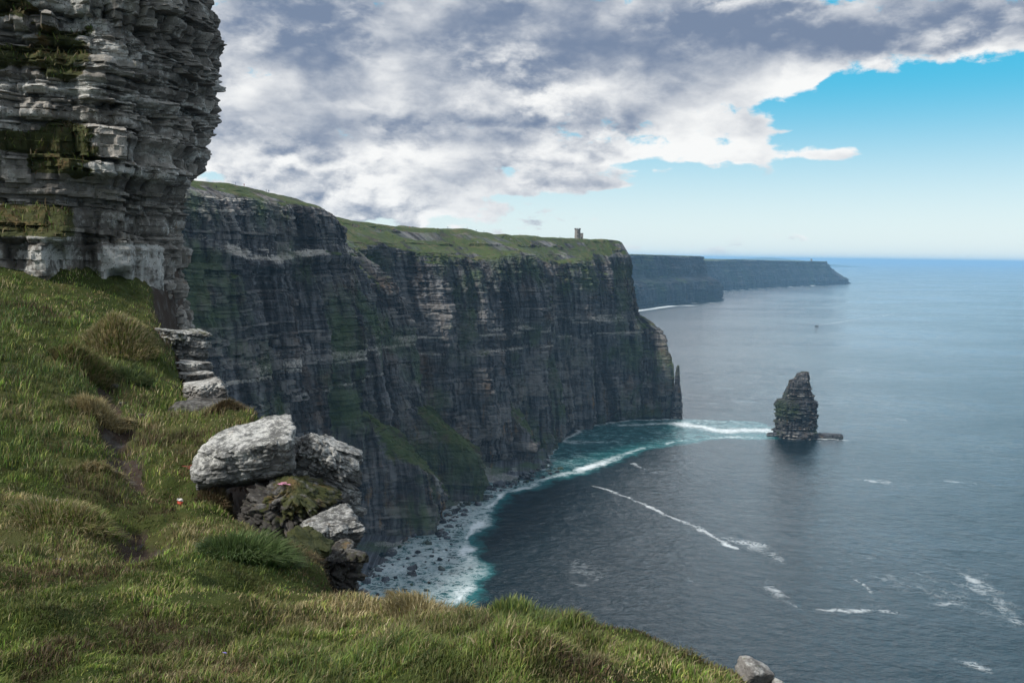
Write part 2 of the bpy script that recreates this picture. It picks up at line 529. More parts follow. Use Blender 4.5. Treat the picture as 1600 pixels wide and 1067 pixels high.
def cliff_bumps(I):
    u, z, UU = I['u'], I['z'], I['UU']
    L = I['L']
    def uat(i, f=0.0): return L[i] + f * (L[i + 1] - L[i])
    b = np.zeros_like(z)
    # wall that ends in a sharp arete
    ua = uat(6, -0.0) + 2
    z_ar = z
    b += 22 * sstep(ua - 120, ua - 15, UU) * sstep(ua + 4, ua - 3, UU + 0.06 * z) * sstep(185, 150, z)
    b -= 14 * sstep(ua - 2, ua + 5, UU + .06 * z) * sstep(ua + 46, ua + 14, UU) * sstep(185, 160, z)
    ub = uat(4, .25)
    b += 9 * sstep(ub - 40, ub - 5, UU) * sstep(ub + 3, ub - 2, UU + .1 * z) * sstep(165, 120, z)
    ud = uat(9, .1)
    b += 11 * sstep(ud - 50, ud - 5, UU) * sstep(ud + 3, ud - 2, UU + .05 * z) * sstep(170, 130, z)
    # turf topped slumps at the foot of the wall
    n1 = 2.5 * fbm(UU / 9, z / 14, seed=5, octv=3)
    u1a, u1b = uat(4, 0.05), uat(5, 0.02)
    f1 = np.clip((UU - u1a) / (u1b - u1a), 0, 1)
    zt1 = 72 - 32 * f1 + 3 * vn(UU / 12, UU * 0, seed=8)
    w1 = sstep(u1a - 22, u1a + 8, UU) * sstep(u1b + 3, u1b - 1, UU + 2.5 * fbm(z / 9, UU / 20, seed=208, octv=3))
    b += w1 * (34 * np.clip((zt1 + 4 + n1 * .6 - z) / 36, 0, 1) ** .9 + 4 * np.clip((40 - z) / 40, 0, 1))
    u2a, u2b = uat(5, 0.45), uat(6, -0.02)
    w2 = sstep(u2a - 5, u2a + 6, UU) * sstep(u2b + 8, u2b + 4, UU + 2.5 * fbm(z / 9, UU / 20, seed=209, octv=3))
    zt2 = 62 + 2 * vn(UU / 8, UU * 0, seed=18)
    b += w2 * 40 * np.clip((zt2 + 3 + n1 * .6 - z) / 34, 0, 1)
    u3 = uat(8, 0.08)
    w3 = sstep(u3 - 16, u3 - 5, UU) * sstep(u3 + 9, u3 + 2, UU)
    b += w3 * 24 * np.clip((44 + n1 - z) / 26, 0, 1)
    u4 = uat(7, 0.42)
    w4 = np.exp(-((UU - u4) / 9) ** 2)
    b += w4 * 10 * np.clip((100 + n1 - z) / 12, 0, 1) * sstep(10, 40, z)
    for (iu, f, w, amp, zt, h) in ((9, .45, 10, 9, 70, 40), (3, .4, 12, 7, 120, 50), (10, .5, 9, 7, 60, 40), (8, .75, 6, 8, 60, 50), (7, .75, 5, 6, 150, 60)):
        uu = uat(iu, f)
        b += amp * np.exp(-((UU - uu) / w) ** 2) * np.clip((zt - z) / h, 0, 1)
    # gullies cut into the upper turf
    tt = I['tt'][None, :]
    b += (w1 * sstep(80, 60, z) + w2) * 3.6 * fbm(UU / 7, z / 9, seed=207, octv=5)
    I['grass_add'] = (0.38 * sstep(118, 150, z) * sstep(-.25, .35, fbm(UU / 40, z / 9, seed=77, octv=4)) * sstep(uat(4, .6), uat(5, .3), UU)
                      + 0.35 * np.exp(-((z - 150) / 10) ** 2) * sstep(0, .5, fbm(UU / 30, z / 12, seed=70)) * sstep(uat(5), uat(4), UU)
                      + 0.85 * w1 * sstep(zt1 + 8, zt1, z) * sstep(zt1 - 36, zt1 - 24, z + n1) + 0.8 * w2 * sstep(zt2 + 6, zt2, z) * sstep(zt2 - 34, zt2 - 22, z + n1) + .5 * w3 * sstep(48, 42, z) * sstep(18, 26, z)
                      + .5 * w4 * np.exp(-((z - 95) / 8) ** 2)
                      - 0.75 * (tt > 4) * (tt < 4.75) * sstep(0, .2, fbm(UU / 24 + z / 16, z / 12, seed=79, octv=4)))
    # light bed under the cap rock
    capz = 176 + 4 * vn(UU / 60, UU * 0, seed=61)
    I['pale_add'] = 0.7 * sstep(-.15, .35, fbm(UU / 22, z / 5, seed=66, octv=3)) * np.exp(-((z - capz + 2) / 3.0) ** 2) * sstep(uat(5, .1), uat(4, .6), UU) + 0.35 * (z > capz) * sstep(uat(5, 0), uat(4, .5), UU) * (fbm(UU / 8, z / 8, seed=64) > .1)
    b += 3.5 * np.exp(-((z - capz + 5) / 3.5) ** 2) * sstep(uat(5, .1), uat(4, .6), UU)
    return b


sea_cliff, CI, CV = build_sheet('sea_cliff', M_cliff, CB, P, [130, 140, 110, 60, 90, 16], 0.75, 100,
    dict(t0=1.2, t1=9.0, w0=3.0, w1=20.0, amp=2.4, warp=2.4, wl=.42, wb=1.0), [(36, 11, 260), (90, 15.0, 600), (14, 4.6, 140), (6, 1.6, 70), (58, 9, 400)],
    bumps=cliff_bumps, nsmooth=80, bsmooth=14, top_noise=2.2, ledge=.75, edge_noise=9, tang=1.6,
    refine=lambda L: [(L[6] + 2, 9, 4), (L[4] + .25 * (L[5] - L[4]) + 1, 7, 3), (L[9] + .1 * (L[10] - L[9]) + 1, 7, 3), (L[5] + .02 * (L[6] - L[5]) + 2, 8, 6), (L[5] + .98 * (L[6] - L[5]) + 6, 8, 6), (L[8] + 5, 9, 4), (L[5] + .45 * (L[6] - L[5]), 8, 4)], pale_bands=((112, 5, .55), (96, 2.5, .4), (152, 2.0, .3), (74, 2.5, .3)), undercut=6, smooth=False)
tag(sea_cliff, 'long dark layered sea cliff with a grassy top running out to a headland', 'sea cliff', kind='structure')

# ------------------------------------------------------------------ far headlands
def far_sheet(name, label, base, prof, du, rows, seed, amp, gull):
    o, I, V = build_sheet(name, M_far, base, prof, rows, du, seed, dict(t0=4.0, t1=26.0, w0=20.0, w1=90.0, amp=amp, warp=3), gull,
                          nsmooth=400, bsmooth=60, top_noise=2.0, pale_bands=((60, 8, .2),), smooth=False, undercut=4)
    tag(o, label, 'headland', kind='structure')
    return o, I, V

HB = [(150, 2300), (330, 2800), (440, 3030), (560, 3240), (690, 3480), (878, 3715), (900, 3790), (870, 3950), (700, 4150)]
HP = [[(0, -4), (14, 80), (60, 98), (72, 150), (84, 180), (110, 183), (900, 184)]] * 5 + [[(0, -4), (12, 78), (62, 96), (72, 150), (80, 178), (100, 180), (900, 182)]] * 4
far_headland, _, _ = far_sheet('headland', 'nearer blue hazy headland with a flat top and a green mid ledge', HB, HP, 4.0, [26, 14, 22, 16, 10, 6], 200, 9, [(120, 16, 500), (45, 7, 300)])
GB = [(700, 4100), (1040, 4620), (1160, 4870), (1330, 5080), (1560, 5420), (1900, 5900), (2250, 6240), (2440, 6440), (2500, 6560), (2450, 6800), (2200, 7200)]
def gp(zt, tip=0): return [(0, -4), (15, .4 * zt), (40, .7 * zt), (52, .9 * zt), (60, zt), (120, zt + 1), (900, zt)]
GP = [gp(158), gp(158), gp(158), gp(166), gp(164), gp(160), gp(160), [(0, -4), (20, 40), (70, 80), (130, 118), (190, 145), (230, 158), (800, 158)], [(0, -4), (20, 30), (90, 68), (150, 110), (210, 140), (280, 155), (700, 158)], gp(120), gp(120)]
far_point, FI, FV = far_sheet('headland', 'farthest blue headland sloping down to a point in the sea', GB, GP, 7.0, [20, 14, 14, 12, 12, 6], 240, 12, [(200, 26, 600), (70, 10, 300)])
# rock knob on the sloping end of the point
kx = at(1290, 409, 6500)

# faint hill on the horizon
xs = np.linspace(1200, 9000, 160); ys = np.linspace(21000, 23000, 24)
X, Y = np.meshgrid(xs, ys, indexing='ij')
hz = (215 * np.exp(-((X - 3300) / 1500) ** 2) + 190 * np.exp(-((X - 6200) / 1700) ** 2)) * np.sin(np.clip((Y - 21000) / 2000, 0, 1) * math.pi) * (1 + .2 * fbm(X / 700, Y / 700, seed=4)) - 20
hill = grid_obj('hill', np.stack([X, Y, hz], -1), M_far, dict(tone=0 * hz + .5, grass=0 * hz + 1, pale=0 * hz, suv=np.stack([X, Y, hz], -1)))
tag(hill, 'faint pale hill on the horizon behind the headlands', 'hill', kind='structure')

# ------------------------------------------------------------------ sea stack
def ring_rock(name, mat, centre, outline, depth_ratio, seed, nth=220, nz=200, amp=1.0, t=(0.8, 4.0), w=(2.5, 9), rock_noise=1.0):
    """outline: (z, left x, right x) from foot to top"""
    o = np.array(outline, float)
    zz = np.linspace(o[0, 0], o[-1, 0], nz)
    l = np.interp(zz, o[:, 0], o[:, 1]); r = np.interp(zz, o[:, 0], o[:, 2])
    th = np.linspace(0, 2 * math.pi, nth, endpoint=False)
    T, Z = np.meshgrid(th, zz, indexing='ij')
    cx, rx = (l + r) / 2, (r - l) / 2
    dr = np.interp(zz, o[:, 0], np.linspace(1.0, 0.75, len(o))) * depth_ratio
    e = 0.72
    ct, st_ = np.cos(T), np.sin(T)
    sx = np.sign(ct) * np.abs(ct) ** e; sy = np.sign(st_) * np.abs(st_) ** e
    R = rx.mean()
    uu = T * R
    lay, bh, ez, eu = strata(uu, Z, seed, t[0], t[1], w[0], w[1], zz[0] - 5, zz[-1] + 5)
    lay2, bh2, _, _ = strata(uu + 3, Z, seed + 1, t[0] * .3, t[1] * .35, w[0] * .4, w[1] * .4, zz[0] - 5, zz[-1] + 5)
    d = amp * ((lay - .5) + 0.9 * (bh - .5) + .5 * (bh2 - .5) + .4 * (lay2 - .5)) + rock_noise * fbm(np.cos(T) * 2 + 9, np.sin(T) * 2 + 4, Z / (R * 0.9), seed=seed, octv=5)
    k = np.clip((rx / rx.max()), .25, 1)
    Vx = centre[0] + cx + (rx + d * k) * sx
    Vy = centre[1] + (rx * dr + d * k) * sy
    V = np.stack([Vx, Vy, centre[2] + Z], -1)
    cap = np.stack([centre[0] + cx[-1] + 0 * th, centre[1] + 0 * th, centre[2] + zz[-1] + 0 * th + .2], -1)
    V = np.concatenate([V, cap[:, None]], 1)
    f = lambda a: np.concatenate([a, a[:, -1:]], 1)
    tone = f(np.clip(.5 + .6 * (bh - .5) + .5 * (lay - .5), 0, 1))
    pale = f(0.3 * (lay2 > .7) + .3 * (bh2 > .8))
    grass = f(0 * Z + .0); grass[:, -3:] = .8
    suv = np.stack([f(uu), 0 * f(uu), f(Z)], -1)
    return grid_obj(name, V, mat, dict(tone=tone, pale=pale, grass=grass, suv=suv), smooth=False, wrap_n=True), suv

SC = sea_at(1243, 681)
mpp = SC[1] / FPX
def so(y, l, r): return ((681 - y) * mpp, (l - 1243) * mpp, (r - 1243) * mpp)
stack_root = empty('sea_stack', tuple(SC))
tag(stack_root, 'tall dark isolated sea stack tapering to a blunt top in open water', 'sea stack')
ol = [(-3, -21, 20)] + [so(*q) for q in ((674, 1212, 1272), (655, 1214, 1271), (641, 1212, 1274), (631, 1211, 1274), (624, 1213, 1273), (621.5, 1222, 1267), (608, 1227, 1263), (592, 1229, 1260), (589.5, 1237, 1260), (581, 1242, 1259), (578, 1249, 1258))]
pil, _ = ring_rock('pillar', M_stack, (0, 0, 0), ol, 0.85, 300, amp=3.0, rock_noise=4.0)
pil.parent = stack_root
def reef(l, r, h, yoff, seed):
    lo, ro = (l - 1243) * mpp, (r - 1243) * mpp
    o, _ = ring_rock('reef', M_wet, (0, yoff, 0), [(-2, lo, ro), (h * .5, lo + .4, ro - .5), (h, lo + 1.2, ro - 1.5), (h + .3, lo + 4, ro - 6)], 0.2, seed, 160, 24, 0.9, (0.5, 1.2), (2, 6), .8)
    o.parent = stack_root
reef(1196, 1240, 3.4, -2, 310)
reef(1244, 1315, 3.8, -6, 312)

# thin spire at the foot of the headland
spx = sea_at(1056, 655)
sp, _ = ring_rock('rock_spire', M_stack, (spx[0] + 2, spx[1] + 8, 0), [(-3, -7, 7), (25, -5, 4.6), (40, -3.2, 2.6), (52, -2.2, 1.8), (56, -1.4, 1.4), (58, -.8, 1)], .9, 320, 60, 90, 1.0, (.8, 3), (1.5, 5), .8)
tag(sp, 'thin dark rock spire standing against the tip of the headland', 'rock')

# ------------------------------------------------------------------ sea
def seapoly(pts): return [tuple(sea_at(*p)[:2]) for p in pts]
az_d = np.radians(np.concatenate([np.linspace(-180, -44, 40, endpoint=False), np.linspace(-44, 44, 1000, endpoint=False), np.linspace(44, 180, 40, endpoint=False)]))
rr = 60 * (70000 / 60) ** (np.linspace(0, 1, 60) ** 1.0)
rdense = HC / np.tan(np.radians(np.linspace(33, 0.6, 640)))
rr = np.unique(np.concatenate([[60, 100, 150, 200, 240], rdense, np.geomspace(rdense[-1] * 1.05, 70000, 20)]))
A, Rr = np.meshgrid(az_d, rr, indexing='ij')
X, Y = Rr * np.sin(A), Rr * np.cos(A)
foam = np.zeros_like(X); teal = np.zeros_like(X)
zone = seapoly([(530, 950), (545, 890), (600, 880), (660, 815), (715, 780), (760, 740), (850, 732), (865, 700), (905, 668), (960, 658), (1064, 653), (1200, 660), (1205, 682), (1120, 684), (1060, 690), (1000, 700), (960, 716), (900, 737), (850, 748), (790, 772), (748, 802), (727, 840), (738, 890), (705, 950), (690, 1010), (540, 1010)])
outer = seapoly([(690, 1010), (705, 950), (738, 890), (727, 840), (748, 802), (790, 772), (850, 748), (900, 737), (960, 716), (1000, 700), (1060, 690), (1120, 684), (1205, 682)])
near = (Rr < 1500) & (np.abs(A) < .8)
nn = np.where(near)
xn, yn = X[nn], Y[nn]
wx = xn + 9 * fbm(xn / 22, yn / 22, seed=51, octv=4); wy = yn + 9 * fbm(xn / 22, yn / 22, seed=52, octv=4)
ins = in_poly(wx, wy, zone)
d, _, _, arc = poly_dist(wx, wy, outer)
fz = np.where(ins, 0.38 + .16 * sstep(760, 560, yn) + .14 * fbm(xn / 30, yn / 30, seed=3), 0.0)
far_fade = 1 - 0.35 * sstep(650, 800, yn) * sstep(1000, 860, yn)
fz = np.maximum(fz * far_fade, (.66 + .3 * fbm(arc / 14, arc * 0, seed=55, octv=3)) * np.exp(-(d / (6.0 + 4 * vn(arc / 30, arc * 0, seed=57))) ** 2) * (1 - .3 * sstep(700, 820, yn)))
tz = np.maximum(np.where(ins, .8, 0), np.exp(-(d / 15) ** 2))
shore_line = seapoly([(545, 890), (600, 880), (660, 815), (715, 780), (760, 740), (850, 732), (865, 700), (905, 668), (960, 658), (1064, 653)])
d, _, _, _ = poly_dist(wx, wy, shore_line)
fz = np.maximum(fz, .6 * np.exp(-(d / 5) ** 2))
d, _, _, _ = poly_dist(wx, wy, seapoly([(1064, 662), (1120, 672), (1205, 672)]))
fz = np.maximum(fz, .75 * np.exp(-(d / 16) ** 2)); tz = np.maximum(tz, .9 * np.exp(-(d / 30) ** 2))
for pts, w, amp in (([(925, 760), (965, 770), (1000, 785)], 2.4, .6), ([(1000, 785), (1060, 812), (1100, 830), (1150, 855)], 3.2, .64), ([(985, 722), (1030, 740)], 4, .45),
                    ([(1130, 840), (1180, 850), (1215, 875)], 9, .5), ([(1190, 910), (1215, 930), (1250, 950)], 6, .42), ([(1280, 951), (1340, 956), (1370, 953), (1405, 958)], 3.2, .6),
                    ([(1340, 748), (1385, 752)], 9, .42), ([(1470, 750), (1530, 757), (1600, 766)], 6, .4), ([(1505, 895), (1545, 925), (1590, 970)], 9, .5), ([(1450, 945), (1520, 935)], 6, .42),
                    ([(1490, 1030), (1540, 1045)], 6, .45), ([(1340, 900), (1365, 925)], 3, .42), ([(1190, 674), (1240, 685), (1318, 687)], 4, .66), ([(1070, 540), (1110, 538)], 7, .5),
                    ([(860, 690), (900, 690), (960, 690)], 9, .58), ([(880, 668), (960, 664), (1060, 660)], 7, .6)):
    d, _, _, a_ = poly_dist(wx * .6 + xn * .4, wy * .6 + yn * .4, seapoly(pts))
    fz = np.maximum(fz, (amp - .09 + .3 * fbm(a_ / 14, d / 7, seed=58, octv=4)) * np.exp(-(d / w) ** 2))
fz = np.maximum(fz, 0.27 * sstep(.45, .75, fbm(xn / 60, yn / 60, seed=91, octv=3) + .15))
foam[nn] = fz; teal[nn] = tz
ff = np.where((Rr >= 1500) & (Rr < 8000) & (np.abs(A) < .5))
xf, yf = X[ff], Y[ff]
q = np.zeros_like(xf)
for pts, w, amp in (([(985, 487), (1020, 482), (1050, 478), (1090, 477)], 26, .8), ([(1125, 473), (1080, 474)], 18, .55), ([(1130, 455), (1200, 450), (1260, 447)], 22, .6), ([(1262, 447), (1275, 446)], 26, .8),
                    ([(1280, 508), (1320, 502), (1400, 490)], 9, .5)):
    d, _, _, _ = poly_dist(xf, yf, seapoly(pts))
    q = np.maximum(q, amp * np.exp(-(d / w) ** 2))
foam[ff] = q
# gentle swell
sw = 0.45 * fbm(X / 26 + Y / 60, Y / 16, seed=71, octv=3) * (Rr < 2500)
V = np.stack([X, Y, sw - 0.2], -1)

m, t = new_mat('sea_water')
pos = t.n('ShaderNodeNewGeometry').outputs['Position']
px_, py_, pz_ = t.sep(pos)
v1 = t.comb(t.add(t.mul(px_, .75), t.mul(py_, .25)), t.mul(py_, 1.0), 0)
w1 = t.noise(v1, 0.16, 6, 0.62, 0.4)
w2 = t.noise(t.comb(t.mul(px_, .55), py_, 3.0), 0.55, 4, 0.6, 0.3)
w3 = t.noise(t.comb(t.mul(px_, .6), py_, 7.0), 0.03, 4, 0.55)
H = t.add(t.add(t.mul(w1, 3.4), t.mul(w2, 1.3)), t.mul(w3, 5.0))
fo = t.attr('foam'); te = t.attr('teal')
fn = t.add(t.mul(t.noise(pos, 0.11, 7, 0.72, 0.6), 1.15), -0.575)
fn2 = t.add(t.mul(t.noise(t.comb(t.mul(px_, .7), t.mul(py_, 1.3), 2), 0.5, 5, 0.75), .8), -0.4)
wv = t.n('ShaderNodeVectorMath', {0: t.comb(t.mul(px_, .8), t.mul(py_, 1.1), 0), 1: t.vm('MULTIPLY', t.noise(pos, .12, 5, .65, color=True), (14, 14, 0))}, operation='ADD').outputs[0]
lace = t.m('MINIMUM', t.voro(wv, .14, 'DISTANCE_TO_EDGE'), t.mul(t.voro(wv, .33, 'DISTANCE_TO_EDGE'), 1.4))
lace = t.mul(t.ss(lace, .16, .03), t.ss(t.add(fo, t.mul(fn, .9)), .2, .5))
fm = t.m('MAXIMUM', t.ss(t.add(fo, t.add(fn, fn2)), 0.46, 0.80), t.mul(lace, .75))
fm = t.mul(fm, t.ss(fo, .2, .85, .25, 1.0))
tm = t.ss(t.add(te, t.mul(fn, 1.2)), 0.35, 1.0)
base = t.mix(t.noise(pos, 0.004, 4, .6), (0.0006, 0.006, 0.009), (0.002, 0.011, 0.016))
base = t.mix(tm, base, (0.015, 0.115, 0.125))
patch = t.noise(t.comb(t.mul(px_, .5), py_, 0), 0.0035, 5, .6)
b = t.n('ShaderNodeBump', {'Height': H, 'Strength': 0.42, 'Distance': 1.0})
wat = t.n('ShaderNodeBsdfPrincipled', {'Base Color': base, 'Roughness': t.ss(patch, .35, .65, .06, .2), 'IOR': 1.33, 'Specular IOR Level': 0.5, 'Normal': b.outputs[0]})
fc = t.mix(t.noise(pos, 0.6, 4, .7), (0.50, 0.58, 0.62), (0.82, 0.85, 0.86))
fb = t.n('ShaderNodeBsdfPrincipled', {'Base Color': fc, 'Roughness': 0.9, 'Normal': b.outputs[0]})
mx = t.n('ShaderNodeMixShader', {0: fm, 1: wat.outputs[0], 2: fb.outputs[0]})
o_ = t.n('ShaderNodeOutputMaterial'); t.nt.links.new(mx.outputs[0], o_.inputs['Surface'])
sea = grid_obj('sea', V, m, dict(foam=foam, teal=teal), wrap_n=True, flip=True)
tag(sea, 'wide grey blue sea with streaks of white foam', 'sea', kind='structure')

# ------------------------------------------------------------------ shore shelf with boulders
inner = np.array([(-128, 455), (-106, 530), (-92, 605), (-84, 660), (-50, 705), (0, 748), (30, 775)], float)
oute = np.array([sea_at(*p)[:2] for p in ((540, 940), (605, 890), (668, 832), (725, 795), (765, 765), (812, 752), (865, 728))])
s = np.linspace(0, 1, 260); q = np.linspace(0, 1, 60)
ii = np.linspace(0, 1, 7)
IN = np.stack([np.interp(s, ii, inner[:, k]) for k in (0, 1)], -1); OU = np.stack([np.interp(s, ii, oute[:, k]) for k in (0, 1)], -1)
SP = IN[:, None] * (1 - q[None, :, None]) + OU[:, None] * q[None, :, None]
zz = 5.5 - 6.6 * q[None, :] ** .8 + 1.5 * fbm(SP[..., 0] / 5, SP[..., 1] / 5, seed=31, octv=5)
zero = 0 * zz
shore = grid_obj('shore', np.concatenate([SP, zz[..., None]], -1), M_wet, dict(tone=zero + .5, pale=.5 * (fbm(SP[..., 0] / 20, SP[..., 1] / 20, seed=38) > .05) + zero, grass=zero, suv=np.concatenate([SP, zz[..., None]], -1)), smooth=False)
tag(shore, 'dark rocky shore of wet stones at the foot of the cliff', 'shore', kind='structure')


# ------------------------------------------------------------------ free rocks
def rock_mesh(name, half, seed, nth=160, nph=110, cuts=5, rough=0.08, steps=0.0, sharp=16.0, layer=None, cutr=(0.72, 0.95), crack=0.0, moss=0.0):
    r = np.random.default_rng(seed)
    th = np.linspace(0, 2 * math.pi, nth, endpoint=False)
    ph = np.linspace(-math.pi / 2, math.pi / 2, nph)
    T, Pp = np.meshgrid(th, ph, indexing='ij')
    D = np.stack([np.cos(Pp) * np.cos(T), np.cos(Pp) * np.sin(T), np.sin(Pp)], -1)
    half = np.array(half, float)
    pl = [(np.array(v, float), h) for v, h in (((1, 0, 0), 1), ((-1, 0, 0), 1), ((0, 1, 0), 1), ((0, -1, 0), 1), ((0, 0, 1), 1), ((0, 0, -1), 1))]
    for _ in range(cuts):
        n = r.normal(size=3); n /= np.linalg.norm(n)
        pl.append((n, np.abs(n).sum() * (cutr[0] + (cutr[1] - cutr[0]) * r.random()) * .78))
    acc = 0
    for n, h in pl:
        acc = acc + np.clip((D @ n) / h, 0, None) ** sharp
    R = acc ** (-1 / sharp)
    Pn = D * R[..., None]
    Pn = Pn * half
    s0 = half.mean()
    q = Pn / s0
    nse = fbm(q[..., 0] * 1.6 + seed, q[..., 1] * 1.6, q[..., 2] * 1.6, seed=seed, octv=6, gain=.55)
    k = 1 + rough * 2 * nse
    if crack:
        c1 = fbm(q[..., 0] * 1.5 + 5, q[..., 1] * 1.5, q[..., 2] * 2.6, seed=seed + 3, octv=3); c2 = fbm(q[..., 0] * 4 + 5, q[..., 1] * 4, q[..., 2] * 6, seed=seed + 4, octv=3)
        k = k - crack * np.exp(-(c1 / .06) ** 2) - .5 * crack * np.exp(-(c2 / .09) ** 2)
    lay = np.full(T.shape, .5); bh = lay.copy()
    if layer:
        lay, bh, ez, eu = strata(T * s0 * 1.2, Pn[..., 2] + .08 * Pn[..., 0], seed, layer * .4, layer * 1.6, s0 * .4, s0 * 1.6, -half[2] * 2, half[2] * 2)
        k = k * (1 + steps * ((lay - .5) * 1.3 + (bh - .5)) * np.cos(Pp) ** .5)
    out = Pn.copy()
    out[..., :2] *= k[..., None]
    out[..., 2] *= 1 + rough * nse
    tone = np.clip(.5 + .4 * (lay - .5) + .3 * (bh - .5), 0, 1)
    gm = moss * sstep(.1, .6, out[..., 2] / half[2] + 1.1 * fbm(q[..., 0] * 2, q[..., 1] * 2, q[..., 2] * 2, seed=seed + 8, octv=4))
    pale = .35 * sstep(0, .7, out[..., 2] / half[2])
    qd = quads(nth, nph, True, False)[:, ::1]
    me = raw_mesh(name, out.reshape(-1, 3), qd.ravel(), np.arange(len(qd)) * 4, None,
                  dict(tone=tone.ravel(), pale=pale.ravel(), grass=gm.ravel(), suv=out.reshape(-1, 3) + seed), True)
    return me


def place_rock(name, label, mat, px, py, Y, half, rot, seed, cat='rock', **kw):
    me = rock_mesh(name, half, seed, **kw)
    o = link(name, me, mat)
    o.location = at(px, py, Y)
    o.rotation_euler = [math.radians(a) for a in rot]
    tag(o, label, cat)
    return o


# shore boulders
protos = [rock_mesh('shore_boulder', (1, .8, .6), 900 + i, 18, 12, 4, .12) for i in range(4)]
for me in protos:
    me.materials.append(M_wet)
zone_in = zone
nb, tries = 0, 0
rb = np.random.default_rng(5)
first = None
while nb < 230 and tries < 6000:
    tries += 1
    a_, q_ = rb.random() ** 1.25, rb.random()
    pin = np.array([np.interp(a_, ii, oute[:, 0]), np.interp(a_, ii, oute[:, 1])])
    pout_i = np.array([sea_at(*p)[:2] for p in ((700, 945), (738, 890), (727, 840), (748, 802), (790, 772), (850, 748), (900, 737))])
    po = np.array([np.interp(a_, ii, pout_i[:, 0]), np.interp(a_, ii, pout_i[:, 1])])
    pp = pin + (po - pin) * (q_ ** 1.6 * .95 - .25)
    s_ = (0.7 + 2.3 * rb.random() ** 2.5) * (1.15 - .4 * q_)
    o = bpy.data.objects.new('shore_boulder', protos[nb % 4]) if first is None or nb < 4 else bpy.data.objects['shore_boulder' if nb % 4 == 0 else 'shore_boulder.%03d' % (nb % 4)].copy()
    COL.objects.link(o)
    first = first or o
    o.location = (pp[0], pp[1], 0.1 + max(0, .8 - q_) * 1.2 * (q_ < .25)); o.scale = (s_, s_, s_ * (.7 + .5 * rb.random()))
    o.rotation_euler = (rb.random() * .5, rb.random() * .5, rb.random() * 6.3)
    tag(o, 'dark wet boulder lying in the white surf below the cliff', 'boulder', 'boulders in the surf')
    nb += 1

# ------------------------------------------------------------------ near ground
GC = [(0, 1067, 4.5), (400, 1067, 4.5), (800, 1067, 4.5), (1200, 1067, 4.55), (0, 950, 6.5), (300, 950, 6.5), (620, 960, 6.7), (850, 1000, 5.8), (1000, 1010, 5.5), (0, 900, 7.6), (200, 900, 7.6), (390, 905, 8.0),
      (520, 935, 7.6), (0, 850, 9.0), (200, 850, 9.2), (400, 850, 9.6), (0, 785, 10.4), (280, 785, 12.2), (150, 790, 11.2), (0, 700, 12.4), (140, 700, 12.9), (250, 700, 14.6), (330, 760, 12.6), (250, 640, 17.0), (370, 650, 15.6),
      (0, 600, 15.0), (110, 600, 15.8), (268, 600, 18.4), (0, 530, 18.2), (170, 530, 19.6), (232, 545, 20.8), (0, 470, 23.6), (100, 478, 24.8), (200, 522, 25.6), (285, 548, 26.0), (0, 480, 21.5), (120, 490, 21.8)]
gp_ = [at(*c) for c in GC] + [np.array(v, float) for v in ((0, 0, HC - 1.78), (1.8, 1, HC - 2.1), (-4, 0, HC - 1.2), (-9, 3, HC - .6), (-14, 8, HC - .3), (-20, 18, HC + .6), (-30, 22, HC + 1.6), (-40, 5, HC + 2), (0, -12, HC - .8), (-30, -12, HC + 1.5), (-14, 31, HC - .3), (-24, 30, HC + 1.0))]
gp_ = np.array(gp_)
def _tps(r2): return np.where(r2 > 1e-12, .5 * r2 * np.log(np.maximum(r2, 1e-12)), 0)
n = len(gp_)
Kk = _tps(((gp_[:, None, :2] - gp_[None, :, :2]) ** 2).sum(-1)) + np.eye(n) * 0.02
Pm = np.c_[np.ones(n), gp_[:, :2]]
SOL = np.linalg.solve(np.block([[Kk, Pm], [Pm.T, np.zeros((3, 3))]]), np.r_[gp_[:, 2], np.zeros(3)])


def g_base(x, y):
    r = SOL[n] + SOL[n + 1] * x + SOL[n + 2] * y
    for i in range(n):
        r = r + SOL[i] * _tps((x - gp_[i, 0]) ** 2 + (y - gp_[i, 1]) ** 2)
    return r


def hit(px, py):
    d = ray(px, py)
    Yy = np.linspace(2.5, 40, 1500)
    p = CAM[None] + d[None] * (Yy / d[1])[:, None]
    k = np.argmax(p[:, 2] < g_base(p[:, 0], p[:, 1]))
    return p[k]


EDGE = [(2.9, -14), (2.3, -4), (1.9, 1)] + [tuple(at(*p)[:2]) for p in ((1240, 1075, 4.45), (1195, 1045, 4.9), (1140, 1022, 5.2), (1000, 997, 5.8), (850, 977, 6.4), (700, 952, 7.0), (610, 940, 7.4), (535, 930, 7.8), (480, 900, 8.6), (435, 855, 9.6), (385, 800, 11.2),
         (345, 770, 12.4), (330, 735, 13.4), (395, 665, 15.0), (372, 640, 16.2), (298, 606, 18.2), (264, 568, 20.4), (244, 545, 22.2), (256, 532, 25.8))] + [(-12.2, 29.6), (-14, 36), (-22, 50), (-45, 80)]
LAND = EDGE + [(-90, 80), (-90, -16)]
SOIL = [tuple(hit(*p)[:2]) for p in ((160, 600), (172, 640), (185, 690), (200, 750), (212, 820), (222, 880))]
TUSS = [(190, 545, .5, .62), (235, 550, .5, .45), (125, 585, .5, .38), (155, 665, .4, .3), (160, 765, .35, .28), (100, 830, .6, .16), (60, 770, .5, .12), (390, 900, .45, .18), (250, 570, .4, .15)]
TP = [(hit(a, b), r, h) for a, b, r, h in TUSS]


SOILS = [SOIL[:4], SOIL[4:]]
def soil_d(x, y):
    return np.minimum(poly_dist(x, y, SOILS[0])[0], poly_dist(x, y, SOILS[1])[0]) + .16 * fbm(x / .35, y / .35, seed=46, octv=4)


